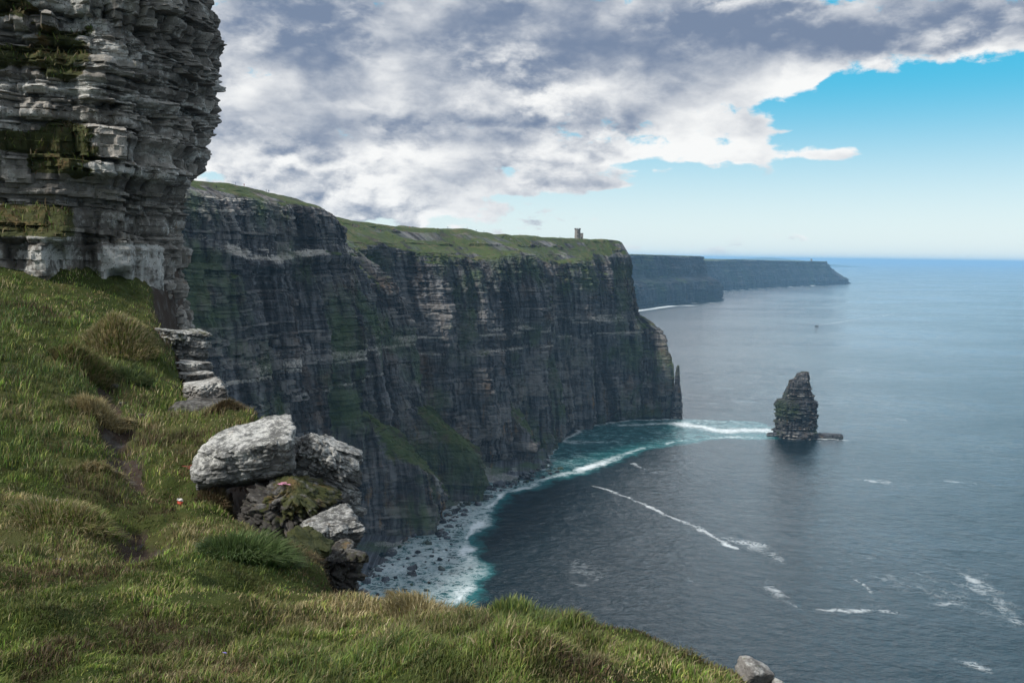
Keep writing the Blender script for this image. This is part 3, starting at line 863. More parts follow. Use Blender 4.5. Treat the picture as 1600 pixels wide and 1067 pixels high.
def ground(x, y):
    d, nx_, ny_, arc = poly_dist(x, y, EDGE)
    ins_ = in_poly(x, y, LAND)
    zin = g_base(np.where(ins_, x, nx_), np.where(ins_, y, ny_))
    sd = np.where(ins_, -d, d) + .16 * fbm(x / .8, y / .8, seed=15, octv=3)
    bump = .26 * fbm(x / 1.5, y / 1.5, seed=2, octv=5) + .09 * np.abs(fbm(x / .38, y / .38, seed=23, octv=2)) + .16 * np.abs(fbm(x / .7, y / .7, seed=22, octv=3)) + .035 * fbm(x / .25, y / .25, seed=6, octv=3)
    z = zin + bump
    ds = np.maximum(soil_d(x, y), 0)
    z = z - .30 * np.exp(-(ds / .32) ** 2)
    for p, r, h in TP:
        z = z + h * np.exp(-((x - p[0]) ** 2 + (y - p[1]) ** 2) / r ** 2)
    drop = 2.2 * np.minimum(np.maximum(sd, 0), .5) + 12.0 * np.maximum(sd - .5, 0)
    zd = z - .12 * sstep(-.35, .1, sd) - drop + np.where(sd > .2, .35 * fbm(x / 1.5, y / 1.5, seed=41, octv=5), 0)
    lay, bh, _, _ = strata(arc, zd, 77, .15, .7, .4, 2.2, -60, HC + 20)
    zd = np.where(sd > .15, zd + .3 * (bh - .5) + .25 * (lay - .5), zd)
    return np.maximum(zd, HC - 60), sd, ds


xs = np.unique(np.concatenate([-np.geomspace(13, 90, 60), np.arange(-13, 3.2, .05), np.geomspace(3.2, 70, 90)]))
ys = np.unique(np.concatenate([np.linspace(-16, 2, 30), np.arange(2, 29, .055), np.geomspace(29, 110, 90)]))
X, Y = np.meshgrid(xs, ys, indexing='ij')
Z, SD, DS = ground(X, Y)
soil = np.maximum(np.exp(-(DS / .33) ** 2) * (0.75 + .5 * fbm(X / .4, Y / .4, seed=44)), sstep(.02, .2, SD))
DRYP = [(190, 540, .55, .9), (235, 545, .5, .8), (125, 580, .8, .7), (155, 665, .5, .8), (160, 765, .45, .9), (100, 830, .8, .6), (60, 860, .8, .35), (690, 955, .7, .9), (600, 950, .5, .8), (300, 870, .5, .5), (330, 830, .5, .6), (280, 510, .9, .7),
        (640, 1000, .6, .45), (800, 1040, .5, .45), (420, 1000, .5, .3), (250, 700, .9, .35), (340, 650, .8, .6), (400, 850, .4, .6), (470, 890, .3, .8), (60, 640, .8, .35), (480, 960, .4, .5)]
HEAT = [(1000, 1005, .35, .9), (1080, 1020, .35, .8), (1150, 1040, .3, .8), (370, 655, .5, .8), (500, 915, .3, .7), (200, 510, .5, .5), (130, 470, .5, .5), (1200, 1055, .3, .6)]
LUSH = [(390, 905, .42, 1.), (850, 985, .5, .8), (60, 580, 1.4, .7), (200, 590, .5, 1.), (40, 500, 1.5, .5), (160, 620, .4, .9), (300, 450, 1.0, .4), (30, 700, .9, .5), (600, 1040, .6, .4)]
def field(L_, x, y):
    f = np.zeros_like(x)
    for a, b, r, k in L_:
        p = hit(a, b)
        f = np.maximum(f, k * np.exp(-(((x - p[0]) ** 2 + ((y - p[1]) * .8) ** 2) / r ** 2) ** 1.0))
    return f
wxx = X + .25 * fbm(X / .6, Y / .6, seed=81, octv=4); wyy = Y + .25 * fbm(X / .6, Y / .6, seed=82, octv=4)
dry, heat, lush = field(DRYP, wxx, wyy), field(HEAT, wxx, wyy), field(LUSH, wxx, wyy)
m, t = new_mat('turf')
pos = t.n('ShaderNodeNewGeometry').outputs['Position']
n1 = t.noise(pos, 1.4, 7, .65); n2 = t.noise(pos, 9, 6, .72); n3 = t.noise(pos, 40, 4, .7)
c = t.mix(n2, (0.012, 0.02, 0.005), (0.06, 0.08, 0.02))
c = t.mix(t.ss(n1, .5, .7, 0, .6), c, (0.10, 0.085, 0.035))
c = t.mix(t.mul(t.attr('dry'), .7), c, (0.15, 0.12, 0.065))
c = t.mix(t.mul(t.attr('heat'), .8), c, (0.045, 0.03, 0.022))
so_ = t.ss(t.add(t.attr('soil'), t.mul(t.sub(n2, .5), .9)), .4, .65)
sc_ = t.mix(n3, (0.022, 0.016, 0.013), (0.075, 0.055, 0.045))
sc_ = t.mix(t.ss(n1, .5, .65), sc_, (0.09, 0.085, 0.08))
c = t.mix(so_, c, sc_)
finish(t, c, .95, t.add(n2, t.mul(n3, .5)), .9, .05, spec=.1)
slope = grid_obj('grassy_slope', np.stack([X, Y, Z], -1), m, dict(soil=soil, dry=dry, heat=heat))
tag(slope, 'steep green turf slope with a dark earth gully above the cliff edge', 'slope', kind='structure')

# ------------------------------------------------------------------ grass blades
def blade_mesh(name, px, py, pz, hgt, wid, col, lean=0.5, seed=0, wind=(0.35, 0.1)):
    r = np.random.default_rng(seed)
    n = len(px)
    a = r.random(n) * 2 * math.pi
    dx, dy = np.cos(a), np.sin(a)
    lx = dx * lean * r.random(n) * hgt + wind[0] * hgt * r.random(n); ly = dy * lean * r.random(n) * hgt + wind[1] * hgt * r.random(n)
    b = r.random(n) * 2 * math.pi
    ex, ey = np.cos(b) * wid / 2, np.sin(b) * wid / 2
    V = np.empty((n, 5, 3))
    V[:, 0] = np.stack([px - ex, py - ey, pz], -1); V[:, 1] = np.stack([px + ex, py + ey, pz], -1)
    mx_, my_, mz_ = px + lx * .35, py + ly * .35, pz + hgt * .58
    V[:, 2] = np.stack([mx_ + ex * .8, my_ + ey * .8, mz_], -1); V[:, 3] = np.stack([mx_ - ex * .8, my_ - ey * .8, mz_], -1)
    droop = np.clip(1 - .35 * np.hypot(lx, ly) / hgt, .4, 1)
    V[:, 4] = np.stack([px + lx, py + ly, pz + hgt * droop], -1)
    base = (np.arange(n) * 5)[:, None]
    loops = (base + np.array([[0, 1, 2, 3, 3, 2, 4]])).ravel()
    st = (np.arange(n) * 7)[:, None] + np.array([[0, 4]])
    colv = np.repeat(col[:, None], 5, 1)
    tipf = np.tile(np.array([0, 0, .6, .6, 1.0]), (n, 1))
    return raw_mesh(name, V.reshape(-1, 3), loops, st.ravel(), None, dict(gcol=colv.reshape(-1, 3), tip=tipf.ravel()), True)


m, t = new_mat('grass_blade')
gc = t.attr('gcol', True)
cc = t.mix(t.mul(t.attr('tip'), .35), gc, (0.22, 0.2, 0.1))
p1 = t.n('ShaderNodeBsdfPrincipled', {'Base Color': cc, 'Roughness': .6, 'Specular IOR Level': .25})
tr = t.n('ShaderNodeBsdfTranslucent', {'Color': cc})
mxs = t.n('ShaderNodeMixShader', {0: .25, 1: p1.outputs[0], 2: tr.outputs[0]})
o_ = t.n('ShaderNodeOutputMaterial'); t.nt.links.new(mxs.outputs[0], o_.inputs['Surface'])
M_grass = m

GREEN = np.array([[.06, .12, .014], [.12, .185, .028], [.19, .215, .045], [.08, .155, .02]])
DRYC = np.array([[.29, .24, .125], [.36, .31, .19], [.22, .17, .085], [.17, .14, .055]])
HEATC = np.array([[.06, .036, .024], [.085, .055, .035], [.05, .05, .02], [.11, .06, .04]])
LUSHC = np.array([[.022, .075, .016], [.032, .095, .022], [.05, .12, .028]])
N = 680000
rg = np.random.default_rng(77)
ang = np.radians(-36 + 62 * rg.random(N)); dd = 3.4 * (32 / 3.4) ** (rg.random(N) ** 1.08)
n2_ = 190000                                                          # turf just outside the frame and at the photographer's feet
ang = np.concatenate([ang, np.radians(-80 + 46 * rg.random(n2_ // 2)), np.radians(-60 + 100 * rg.random(n2_ // 2))])
dd = np.concatenate([dd, 1.6 * 18 ** rg.random(n2_ // 2), 1.3 + 2.2 * rg.random(n2_ // 2)]); N = len(dd)
gx, gy = dd * np.sin(ang), dd * np.cos(ang)
gz, gsd, gds = ground(gx, gy)
wxx = gx + .25 * fbm(gx / .6, gy / .6, seed=81, octv=4); wyy = gy + .25 * fbm(gx / .6, gy / .6, seed=82, octv=4)
fd, fh, fl = field(DRYP, wxx, wyy), field(HEAT, wxx, wyy), field(LUSH, wxx, wyy)
gs = np.exp(-(gds / .3) ** 2) * (0.75 + .5 * fbm(gx / .4, gy / .4, seed=44))
cl = fbm(gx / .35, gy / .35, seed=120, octv=3)
keep = (gsd < .12) & (rg.random(N) > gs * 1.05) & (rg.random(N) < .72 + .5 * cl)
gx, gy, gz, dd, fd, fh, fl, cl = (a[keep] for a in (gx, gy, gz, dd, fd, fh, fl, cl))
nk = len(gx)
mot = fbm(gx / .8, gy / .8, seed=130, octv=4)
mot2 = fbm(gx / .22, gy / .22, seed=131, octv=3)
ri = rg.random(nk)
col = GREEN[rg.integers(0, 4, nk)] * (1 + .7 * mot2[:, None])
dsel = ri < np.clip(.26 + .6 * mot + .75 * fd - .5 * fl, .03, .95)
col[dsel] = DRYC[rg.integers(0, 4, dsel.sum())] * (1 + .25 * mot2[dsel][:, None])
hsel = rg.random(nk) < np.clip(.9 * fh + .9 * sstep(.15, .5, fbm(gx / .8, gy / .8, seed=140, octv=4)), 0, .8)
col[hsel] = HEATC[rg.integers(0, 4, hsel.sum())]
lsel = (rg.random(nk) < .85 * fl) & ~dsel
col[lsel] = LUSHC[rg.integers(0, 3, lsel.sum())]
col *= ((.4 + 1.1 * rg.random(nk)) * np.clip(1 + .75 * mot + .55 * mot2, .35, 1.9))[:, None]
hh = (.024 + .05 * rg.random(nk)) * (1 + 1.1 * np.clip(cl, -.7, 1)) * (1 + .9 * fd + .8 * fl - .3 * fh) * (1 + .9 * sstep(11, 17, dd))
ww = .0036 + .0005 * dd * (.6 + .8 * rg.random(nk))
me = blade_mesh('grass', gx, gy, gz - .01, hh, ww, col, .75, 9)
grass = link('grass', me, M_grass)
tag(grass, 'short wind blown grass and heather covering the near slope', 'grass', kind='stuff')

# distinct tussocks
def tussock(label, px, py, rad, nb_, h, pal, seed):
    p = hit(px, py)
    r = np.random.default_rng(seed)
    a = r.random(nb_) * 6.283; q = rad * np.sqrt(r.random(nb_))
    x, y = p[0] + q * np.cos(a), p[1] + q * np.sin(a)
    z, sd_, _ = ground(x, y)
    c = pal[r.integers(0, len(pal), nb_)] * (.65 + .7 * r.random(nb_))[:, None]
    hh_ = h * (.55 + .6 * r.random(nb_)) * (1 - .45 * (q / rad) ** 2)
    d_ = math.hypot(p[0], p[1])
    zz0 = ground(np.array([p[0]]), np.array([p[1]]))[0][0]
    me = blade_mesh('grass_tussock', x - p[0], y - p[1], z - .02 - zz0, hh_, .005 + .0006 * d_ + 0 * x, c, 1.1, seed, (.45, -.1))
    o = link('grass_tussock', me, M_grass)
    o.location = (p[0], p[1], zz0)
    tag(o, label, 'tussock', 'grass tussocks on the near slope')
DC = DRYC[:3] * 1.15
tussock('pale straw tussock on the crest of the mound above the earth gully', 192, 546, .75, 5200, .24, np.concatenate([DC * 1.15, DC, GREEN[:3]]), 1)
tussock('brown straw tussock just left of the pale crest tussock', 128, 582, .55, 3600, .3, np.concatenate([DRYC[2:], GREEN[:1]]), 2)
tussock('withered grey brown tussock overhanging the bare earth gully halfway down', 155, 658, .45, 3000, .3, DC * 1.1, 3)
tussock('small withered tussock at the bend of the earth gully', 160, 755, .32, 1900, .22, DC, 4)
tussock('dark green lush tussock near the lower rocks', 390, 900, .42, 3600, .26, LUSHC, 5)
tussock('deep green tussock on the shaded side of the mound', 200, 590, .42, 2200, .24, LUSHC * .7, 6)
tussock('dark green tussock at the seaward edge of the foreground turf', 830, 985, .4, 2600, .13, np.concatenate([LUSHC * .8, GREEN]), 7)
tussock('reddish straw tussock on the rim where the surf shows below', 690, 955, .45, 2600, .17, DRYC, 8)
tussock('yellowed tussock at the lower left beside the gully foot', 110, 830, .55, 2600, .2, np.concatenate([DRYC, GREEN]), 10)

for (lb, px, py, rad, nb_, h, sd_) in (('brown heather clump on the turf just above the big pale boulder', 352, 652, .34, 2200, .2, 20), ('dark heather clump on the rim beside the lower rocks', 462, 885, .26, 1800, .16, 21),
        ('reddish heather clump at the seaward rim of the foreground', 1000, 1004, .26, 2400, .1, 22), ('low heather clump under the left end of the big pale boulder', 335, 782, .25, 1500, .14, 23), ('small heather clump near the whitish rim stone', 1110, 1022, .2, 1600, .08, 24)):
    tussock(lb, px, py, rad, nb_, h, HEATC, sd_)

# ------------------------------------------------------------------ crag on the left
KB = [(-44, 20), (-34, 22.4), (-26, 24.6), (-20, 26.2), (-16, 27.3), (-13.6, 28.1), (-12.1, 28.9), (-11.5, 29.8), (-11.3, 31.2), (-11.8, 34), (-13.5, 39), (-18, 46), (-30, 60)]
def kprof(lean):
    return [(0, HC - 5), (0.0, HC), (.0 + lean * 4, HC + 4), (lean * 8, HC + 8), (lean * 11, HC + 11), (lean * 11 + 2.5, HC + 12.2), (22, HC + 14)]
KP = [kprof(.42), kprof(.42), kprof(.36), kprof(.22), kprof(.12), kprof(.04), kprof(0), kprof(0), kprof(0), kprof(0), kprof(0), kprof(0), kprof(.1)]
OFFZ = np.array([-5, -2.1, 0.0, 1.0, 1.76, 2.3, 3.2, 3.55, 4.1, 5.2, 6.3, 7.2, 7.8, 8.5, 9.5, 11]) + HC
OFFV = np.array([0.05, 0, 0, -.12, .17, .40, .62, 1.05, .95, 1.28, 1.6, 1.35, 1.75, 1.65, 1.3, .6]) - 1.0


def crag_bumps(I):
    u, z, UU, L = I['u'], I['z'], I['UU'], I['L']
    bxx, byy = I['bx'], I['by']
    pxu = 800 + FPX * bxx / byy
    PX = np.repeat(pxu[:, None], z.shape[1], 1)
    uc = np.interp(0, [0], [L[7]])
    side = sstep(L[5] - 1.2, L[7], UU)
    b = np.interp(z, OFFZ, OFFV) * (.35 + .65 * side)
    zz = z - HC
    # turf ledge on the lower tier at the left
    w = sstep(L[5] + .15, L[5] - .5, UU) * sstep(L[1], L[2], UU)
    led = np.clip((1.35 - zz) / 1.0, 0, 1)
    b += w * 1.7 * led
    I['grass_add'] = .9 * w * sstep(1.6, 1.2, zz) * sstep(.2, .45, zz) + .95 * sstep(.05, .35, fbm(UU / 2.4, z / .8, seed=12, octv=4) + .12 * sstep(L[6], L[4], UU) + .03 * (zz - 4)) * sstep(L[6] + .5, L[5] - .8, UU) * sstep(1.5, 2.5, zz)
    # roof band: a pale slab bed with a shadowed recess below it
    uL, uR = L[5] - .4, L[8]
    band = sstep(uL - .4, uL + .2, UU) * sstep(uR + 2, uR, UU)
    b += band * .35 * np.exp(-((zz - 2.55) / .28) ** 4)
    b -= band * .35 * np.exp(-((zz - 1.75) / .5) ** 4) * (1 - .4 * side)
    # smooth pale face near the right corner, dark hollows in the lower tier
    face = sstep(L[5] + .5, L[5] + .75, UU) * sstep(L[8] + .6, L[8] + .2, UU) * sstep(-2.4, -1.9, zz) * sstep(.25, .1, zz)
    I['face'] = face
    for uu, zc, ru, rz, dp in ((L[5] - .42, -.65, .38, .75, 1.3), (L[6] - .45, -1.25, .42, .5, .9), (L[5] + .25, -.5, .2, .7, .5), (L[4] + .6, -.2, .5, .4, .5)):
        b -= dp * np.exp(-(((UU - uu) / ru) ** 4 + ((zz - zc) / rz) ** 4))
    b += .25 * sstep(.1, -.1, zz - .1) * side
    I['amp_mul'] = (1 - .93 * face) * (1 + .5 * sstep(1.2, 2, zz) * sstep(-.1, .3, fbm(UU / 2.5, z / 1.6, seed=19)))
    I['pale_add'] = .5 * sstep(.05, .4, fbm(UU / 1.8, z / 1.0, seed=23, octv=4)) * sstep(L[7], L[5], UU) + .85 * face * (.6 + .4 * fbm(UU / .5, z / 2, seed=3)) + .5 * band * np.exp(-((zz - 2.5) / .3) ** 2)
    return b


crag, KI, KV = build_sheet('rock_crag', M_crag, KB, KP, [150, 120, 130, 90, 30, 10], 0.09, 400,
    dict(t0=.12, t1=1.15, w0=.35, w1=2.0, amp=.44, s2=.32, warp=.5, wl=.3, wb=1.1), [(5, .3, 20), (2.2, .42, 9), (.7, .14, 3)], bumps=crag_bumps, nsmooth=3.0, bsmooth=1.2, top_noise=.3,
    pale_bands=((HC + 3.5, .3, .4), (HC + 6.2, .4, .5), (HC + 5.0, .25, .4), (HC + .9, .3, .4)), smooth=False, grass_lo=.7, grass_hi=.92, ledge=.6)
tag(crag, 'towering overhanging crag of thin bedded grey rock at the left', 'crag', kind='structure')

# turf growing on the crag's ledges
kg = KI['grass']; cand = np.argwhere(kg > .55)
kr = np.random.default_rng(31)
pk_ = cand[kr.integers(0, len(cand), 26000)]
Pk = KV[pk_[:, 0], pk_[:, 1]] + kr.normal(size=(len(pk_), 3)) * .04
okk = (Pk[:, 1] < 40) & (Pk[:, 2] < HC + 13)
Pk = Pk[okk]
ckk = np.concatenate([GREEN * .8, DRYC[2:] * .7, HEATC])[kr.integers(0, 10, len(Pk))] * (.6 + .7 * kr.random(len(Pk)))[:, None]
me = blade_mesh('ledge_grass', Pk[:, 0], Pk[:, 1], Pk[:, 2], .1 + .16 * kr.random(len(Pk)), .022 + .015 * kr.random(len(Pk)), ckk, 1.3, 32, (.3, -.5))
lg = link('ledge_grass', me, M_grass)
tag(lg, 'olive and brown turf hanging on the ledges of the rock crag', 'grass', kind='stuff')

# ------------------------------------------------------------------ near rocks
def hm(px, Y): return px * Y / FPX / 2
place_rock('boulder', 'big pale lichen covered slab boulder tilted on the cliff edge', M_lichen, 386, 716, 12.7, (hm(158, 12.7), .55, hm(90, 12.7)), (14, -10, 8), 21, 'boulder', nth=280, nph=200, cuts=8, rough=.1, steps=.06, layer=.13, sharp=18, crack=.07, moss=.15, cutr=(.7, .93))
place_rock('rock_outcrop', 'rugged lichen spotted outcrop right of the big pale boulder', M_rug, 497, 735, 13.2, (hm(112, 13.2), .55, hm(92, 13.2)), (0, 24, 20), 33, 'rock', nth=260, nph=180, cuts=9, rough=.24, steps=.26, layer=.1, crack=.2, moss=.35)
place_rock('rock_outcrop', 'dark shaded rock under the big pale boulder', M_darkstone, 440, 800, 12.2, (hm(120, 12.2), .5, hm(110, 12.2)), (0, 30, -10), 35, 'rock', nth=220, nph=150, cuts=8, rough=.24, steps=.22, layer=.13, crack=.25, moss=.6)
place_rock('rock_outcrop', 'square grey block jutting out below the rugged outcrop', M_rug, 516, 834, 11.6, (hm(80, 11.6), .42, hm(62, 11.6)), (4, -4, 24), 37, 'rock', nth=220, nph=150, cuts=5, rough=.14, steps=.13, layer=.1, crack=.12, moss=.2)
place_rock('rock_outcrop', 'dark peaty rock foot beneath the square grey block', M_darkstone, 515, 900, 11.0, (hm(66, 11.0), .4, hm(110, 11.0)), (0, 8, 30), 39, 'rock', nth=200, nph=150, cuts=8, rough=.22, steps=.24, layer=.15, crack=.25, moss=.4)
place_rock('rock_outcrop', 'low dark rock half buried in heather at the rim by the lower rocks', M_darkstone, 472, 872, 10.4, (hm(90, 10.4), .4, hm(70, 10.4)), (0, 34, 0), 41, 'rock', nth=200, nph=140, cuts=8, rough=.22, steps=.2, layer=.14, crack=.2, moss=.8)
place_rock('rock_outcrop', 'cracked lichen grey rock mass behind and below the big pale boulder', M_rug, 474, 800, 13.1, (hm(150, 13.1), .5, hm(200, 13.1)), (0, 22, 14), 71, 'rock', nth=300, nph=240, cuts=10, rough=.22, steps=.3, layer=.13, crack=.25, moss=.25)
place_rock('stone', 'small white stone perched behind the big pale boulder', M_slab, 480, 700, 13.8, (hm(26, 13.8), .14, hm(12, 13.8)), (0, 4, 0), 43, 'stone', nth=100, nph=70)
place_rock('rock_slab', 'lichen grey rock step with a turf cap below the crag', M_lichen, 274, 549, 22.6, (hm(92, 22.6), .8, hm(70, 22.6)), (0, 4, 25), 45, 'rock', nth=260, nph=170, cuts=6, rough=.14, steps=.16, layer=.13, crack=.14, moss=.45)
place_rock('rock_slab', 'upper thin white slab stacked on the rim beneath the rock step', M_slab, 300, 571, 20.6, (hm(54, 20.6), .5, hm(13, 20.6)), (0, 3, 10), 47, 'slab', nth=180, nph=90, cuts=5, rough=.14, steps=.12, layer=.05, crack=.1)
place_rock('rock_slab', 'middle thin white slab stacked on the rim beneath the rock step', M_slab, 306, 588, 20.0, (hm(50, 20), .5, hm(13, 20)), (0, -3, 30), 49, 'slab', nth=180, nph=90, cuts=5, rough=.14, steps=.12, layer=.05, crack=.1)
place_rock('rock_slab', 'thick pale slab projecting over the drop below the thin slabs', M_slab, 322, 613, 18.4, (hm(66, 18.4), .5, hm(34, 18.4)), (0, -10, 14), 51, 'slab', nth=200, nph=120, cuts=6, rough=.12, steps=.12, layer=.09, crack=.12, moss=.1)
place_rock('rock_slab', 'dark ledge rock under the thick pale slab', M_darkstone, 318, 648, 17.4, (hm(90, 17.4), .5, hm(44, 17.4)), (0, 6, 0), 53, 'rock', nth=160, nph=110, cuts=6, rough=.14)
place_rock('rock_slab', 'whitish weathered stone at the lower right rim of the turf', M_slab, 1180, 1050, 4.7, (hm(46, 4.7), .08, hm(30, 4.7)), (6, 26, 10), 55, 'stone', nth=180, nph=120, cuts=6, rough=.1)
place_rock('rock_slab', 'brown edge stone beyond the whitish stone at lower right', M_rug, 1206, 1080, 4.75, (hm(66, 4.75), .12, hm(44, 4.75)), (0, 34, 30), 57, 'stone', nth=160, nph=110, cuts=6, rough=.12)
for (a, b, s_, lb, sd_) in ((178, 603, .07, 'small grey stone at the head of the earth gully', 61), (190, 625, .06, 'small stone lying in the earth gully under the green mound', 62), (232, 655, .1, 'flat stone at the foot of the green mound', 63), (222, 665, .06, 'dark pebble beside the flat stone', 64), (185, 745, .05, 'tiny pale stone on the slope by the gully bend', 65)):
    p = hit(a, b)
    me = rock_mesh('stone', (s_, s_ * .8, s_ * .5), sd_, 60, 40)
    o = link('stone', me, M_darkstone); o.location = (p[0], p[1], ground(np.array([p[0]]), np.array([p[1]]))[0][0] + s_ * .25)
    tag(o, lb, 'stone')

# ------------------------------------------------------------------ litter and flowers
def mesh_py(name, verts, faces, mat, parent=None, smooth=False):
    me = bpy.data.meshes.new(name); me.from_pydata(verts, [], faces); me.update()
    for p in me.polygons: p.use_smooth = smooth
    return link(name, me, mat, parent)


p = hit(281, 786)
gz0 = ground(np.array([p[0]]), np.array([p[1]]))[0][0]
wr = empty('wrapper', (p[0], p[1], gz0 + .05)); tag(wr, 'crumpled red and white scrap of litter lying in the grass', 'litter')
rw = np.random.default_rng(3)
def crumple(name, mat, off, sz):
    n_ = 9
    X_, Y_ = np.meshgrid(np.linspace(-1, 1, n_), np.linspace(-1, 1, n_), indexing='ij')
    Zc = .5 * np.sin(X_ * 2.2 + off) * np.cos(Y_ * 2.5) + .3 * rw.normal(size=X_.shape)
    top = np.stack([X_ * sz[0], Y_ * sz[1] , Zc * sz[2] + off * .03], -1)
    bot = top - np.array([0, 0, .004])
    v = np.concatenate([top.reshape(-1, 3), bot.reshape(-1, 3)[::1]])
    q_ = quads(n_, n_); f = [tuple(a) for a in q_] + [tuple(a[::-1] + n_ * n_) for a in q_]
    o = mesh_py(name, [tuple(a) for a in v], f, mat, wr)
    o.rotation_euler = (.7, .25, off)
    return o
crumple('printed_side', plain('litter_red', (.5, .1, .06), .4), .3, (.038, .03, .02))
w_ = crumple('white_side', plain('litter_white', (.8, .77, .74), .4), .9, (.045, .022, .02)); w_.location = (-.005, -.01, .035)

M_stem = plain('flower_stem', (.05, .09, .02)); 
def flower(label, px, py, mat, h, r, cat='flower', cluster=1, group=None, loc=None):
    p = hit(px, py) if loc is None else loc
    z0 = ground(np.array([p[0]]), np.array([p[1]]))[0][0] if loc is None else p[2]
    e = empty('wildflower', (p[0], p[1], z0)); tag(e, label, cat, group)
    for k in range(cluster):
        ox, oy = (rw.normal() * r * 1.5, rw.normal() * r * 1.5) if cluster > 1 else (0, 0)
        hh_ = h * (.85 + .3 * rw.random())
        sv = [(ox + .0015 * math.cos(a), oy + .0015 * math.sin(a), z) for z in (0, hh_) for a in (0, 2.1, 4.2)]
        mesh_py('stem', sv, [(0, 1, 4, 3), (1, 2, 5, 4), (2, 0, 3, 5)], M_stem, e)
        pv, pf = [], []
        for j in range(7):
            a = j * 2 * math.pi / 7
            for (rr_, da, dz) in ((.15, -.3, 0), (.8, -.35, .25), (1.0, 0, .15), (.8, .35, .25), (.15, .3, 0)):
                pv.append((ox + r * rr_ * math.cos(a + da), oy + r * rr_ * math.sin(a + da), hh_ + r * dz + .002 * j))
            b0 = 5 * j; pf.append((b0, b0 + 1, b0 + 2, b0 + 3, b0 + 4))
        mesh_py('petals', pv, pf, mat, e)
M_vio = plain('petal_violet', (.22, .18, .55)); M_pink = plain('petal_pink', (.55, .25, .38)); M_red = plain('leaf_red', (.2, .045, .035))
flower('single violet flower in the turf at the lower left', 92, 880, M_vio, .07, .022)
flower('single violet flower in the turf at the bottom near the middle', 351, 1018, M_vio, .06, .014)
flower('single violet flower in the turf by the pale lower tussock', 90, 820, M_vio, .09, .014)
flower('red leaved plant against the left end of the big boulder', 291, 740, M_red, .09, .04, 'plant', 6)
pk = at(444, 768, 12.0)
flower('pink sea thrift hanging on the dark rock under the big boulder', 0, 0, M_pink, .1, .03, 'flower', 8, None, pk)

# ------------------------------------------------------------------ watchtower and people on the cliff top
from mathutils.bvhtree import BVHTree
dg = bpy.context.evaluated_depsgraph_get()
bvh_c = BVHTree.FromObject(sea_cliff, dg)
def top_at(x, y, bv=bvh_c):
    h = bv.ray_cast(Vector((x, y, 400)), Vector((0, 0, -1)))
    return h[0].z if h[0] else 190.0

M_stone = plain('tower_stone', (.2, .185, .17)); M_dark = plain('tower_shadow_slot', (.02, .02, .022)); M_roof = plain('tower_parapet', (.13, .12, .115))
def cyl(name, r0, r1, z0, z1, mat, parent, seg=20, c=(0, 0), cap=True):
    v = [(c[0] + r0 * math.cos(2 * math.pi * k / seg), c[1] + r0 * math.sin(2 * math.pi * k / seg), z0) for k in range(seg)] + \
        [(c[0] + r1 * math.cos(2 * math.pi * k / seg), c[1] + r1 * math.sin(2 * math.pi * k / seg), z1) for k in range(seg)]
    f = [(k, (k + 1) % seg, seg + (k + 1) % seg, seg + k) for k in range(seg)]
    if cap: f += [tuple(range(seg, 2 * seg)), tuple(range(seg))[::-1]]
    return mesh_py(name, v, f, mat, parent)
def boxm(name, c, s, mat, parent):
    v = [(c[0] + a * s[0], c[1] + b_ * s[1], c[2] + d_ * s[2]) for a in (-.5, .5) for b_ in (-.5, .5) for d_ in (-.5, .5)]
    f = [(0, 1, 3, 2), (4, 6, 7, 5), (0, 4, 5, 1), (2, 3, 7, 6), (0, 2, 6, 4), (1, 5, 7, 3)]
    return mesh_py(name, v, f, mat, parent)


def skyline_spot(px, Y0, Y1):
    """the point of the cliff top that stands highest along this bearing"""
    best = None
    for Yy in np.linspace(Y0, Y1, 60):
        x = Yy * (px - 800) / FPX
        z = top_at(x, Yy)
        e = (z - HC) / Yy
        if best is None or e > best[0]: best = (e, x, Yy, z)
    return best[1:]

tx, ty, tz_ = skyline_spot(901, 890, 990)
tw = empty('watchtower', (tx, ty, tz_ - .6)); tag(tw, 'small round stone watchtower on the grassy cliff top near the headland tip', 'tower')
wallm = cyl('tower_wall', 3.3, 3.1, 0, 10.2, M_stone, tw, 24, (-1.2, 0))
par = cyl('parapet', 3.4, 3.4, 10.2, 10.8, M_roof, tw, 24, (-1.2, 0))
for k in range(10):
    a = 2 * math.pi * (k + .5) / 10
    boxm('merlon', (-1.2 + 3.1 * math.cos(a), 3.1 * math.sin(a), 11.3), (.9, .9, 1.0), M_roof, tw)
boxm('side_wing', (3.2, 0, 3.1), (3.4, 4.0, 6.2), M_stone, tw)
boxm('wing_roof', (3.2, 0, 6.4), (3.8, 4.4, .4), M_roof, tw)
for zc in (3.5, 7.6):
    boxm('window', (-1.2, -3.2, zc), (.8, .5, 1.5), M_dark, tw)
boxm('door', (3.2, -2.05, 1.3), (1.1, .2, 2.3), M_dark, tw)

# second tower far out on the point
fx = at(1268, 404, 6300)
bvh_f = BVHTree.FromObject(far_point, bpy.context.evaluated_depsgraph_get())
fz_ = top_at(fx[0], fx[1], bvh_f)
st2 = empty('signal_tower', (fx[0], fx[1], fz_ - 1)); tag(st2, 'tiny ruined square tower on the farthest headland', 'tower')
boxm('tower_wall', (0, 0, 8), (11, 9, 16), M_stone, st2); boxm('parapet', (-3, 0, 17.2), (5, 9, 2.4), M_roof, st2)
kz = top_at(kx[0], kx[1], bvh_f)
kn, _ = ring_rock('rock_knob', M_stack, (kx[0], kx[1], kz - 6), [(0, -26, 24), (10, -20, 16), (18, -14, 12), (26, -7, 11), (33, 0, 10), (36, 2, 8)], .9, 330, 40, 40, 3, (3, 8), (8, 20), 3)
kn.name = 'rock_stump'; tag(kn, 'dark rock stump on the sloping end of the farthest headland', 'rock')

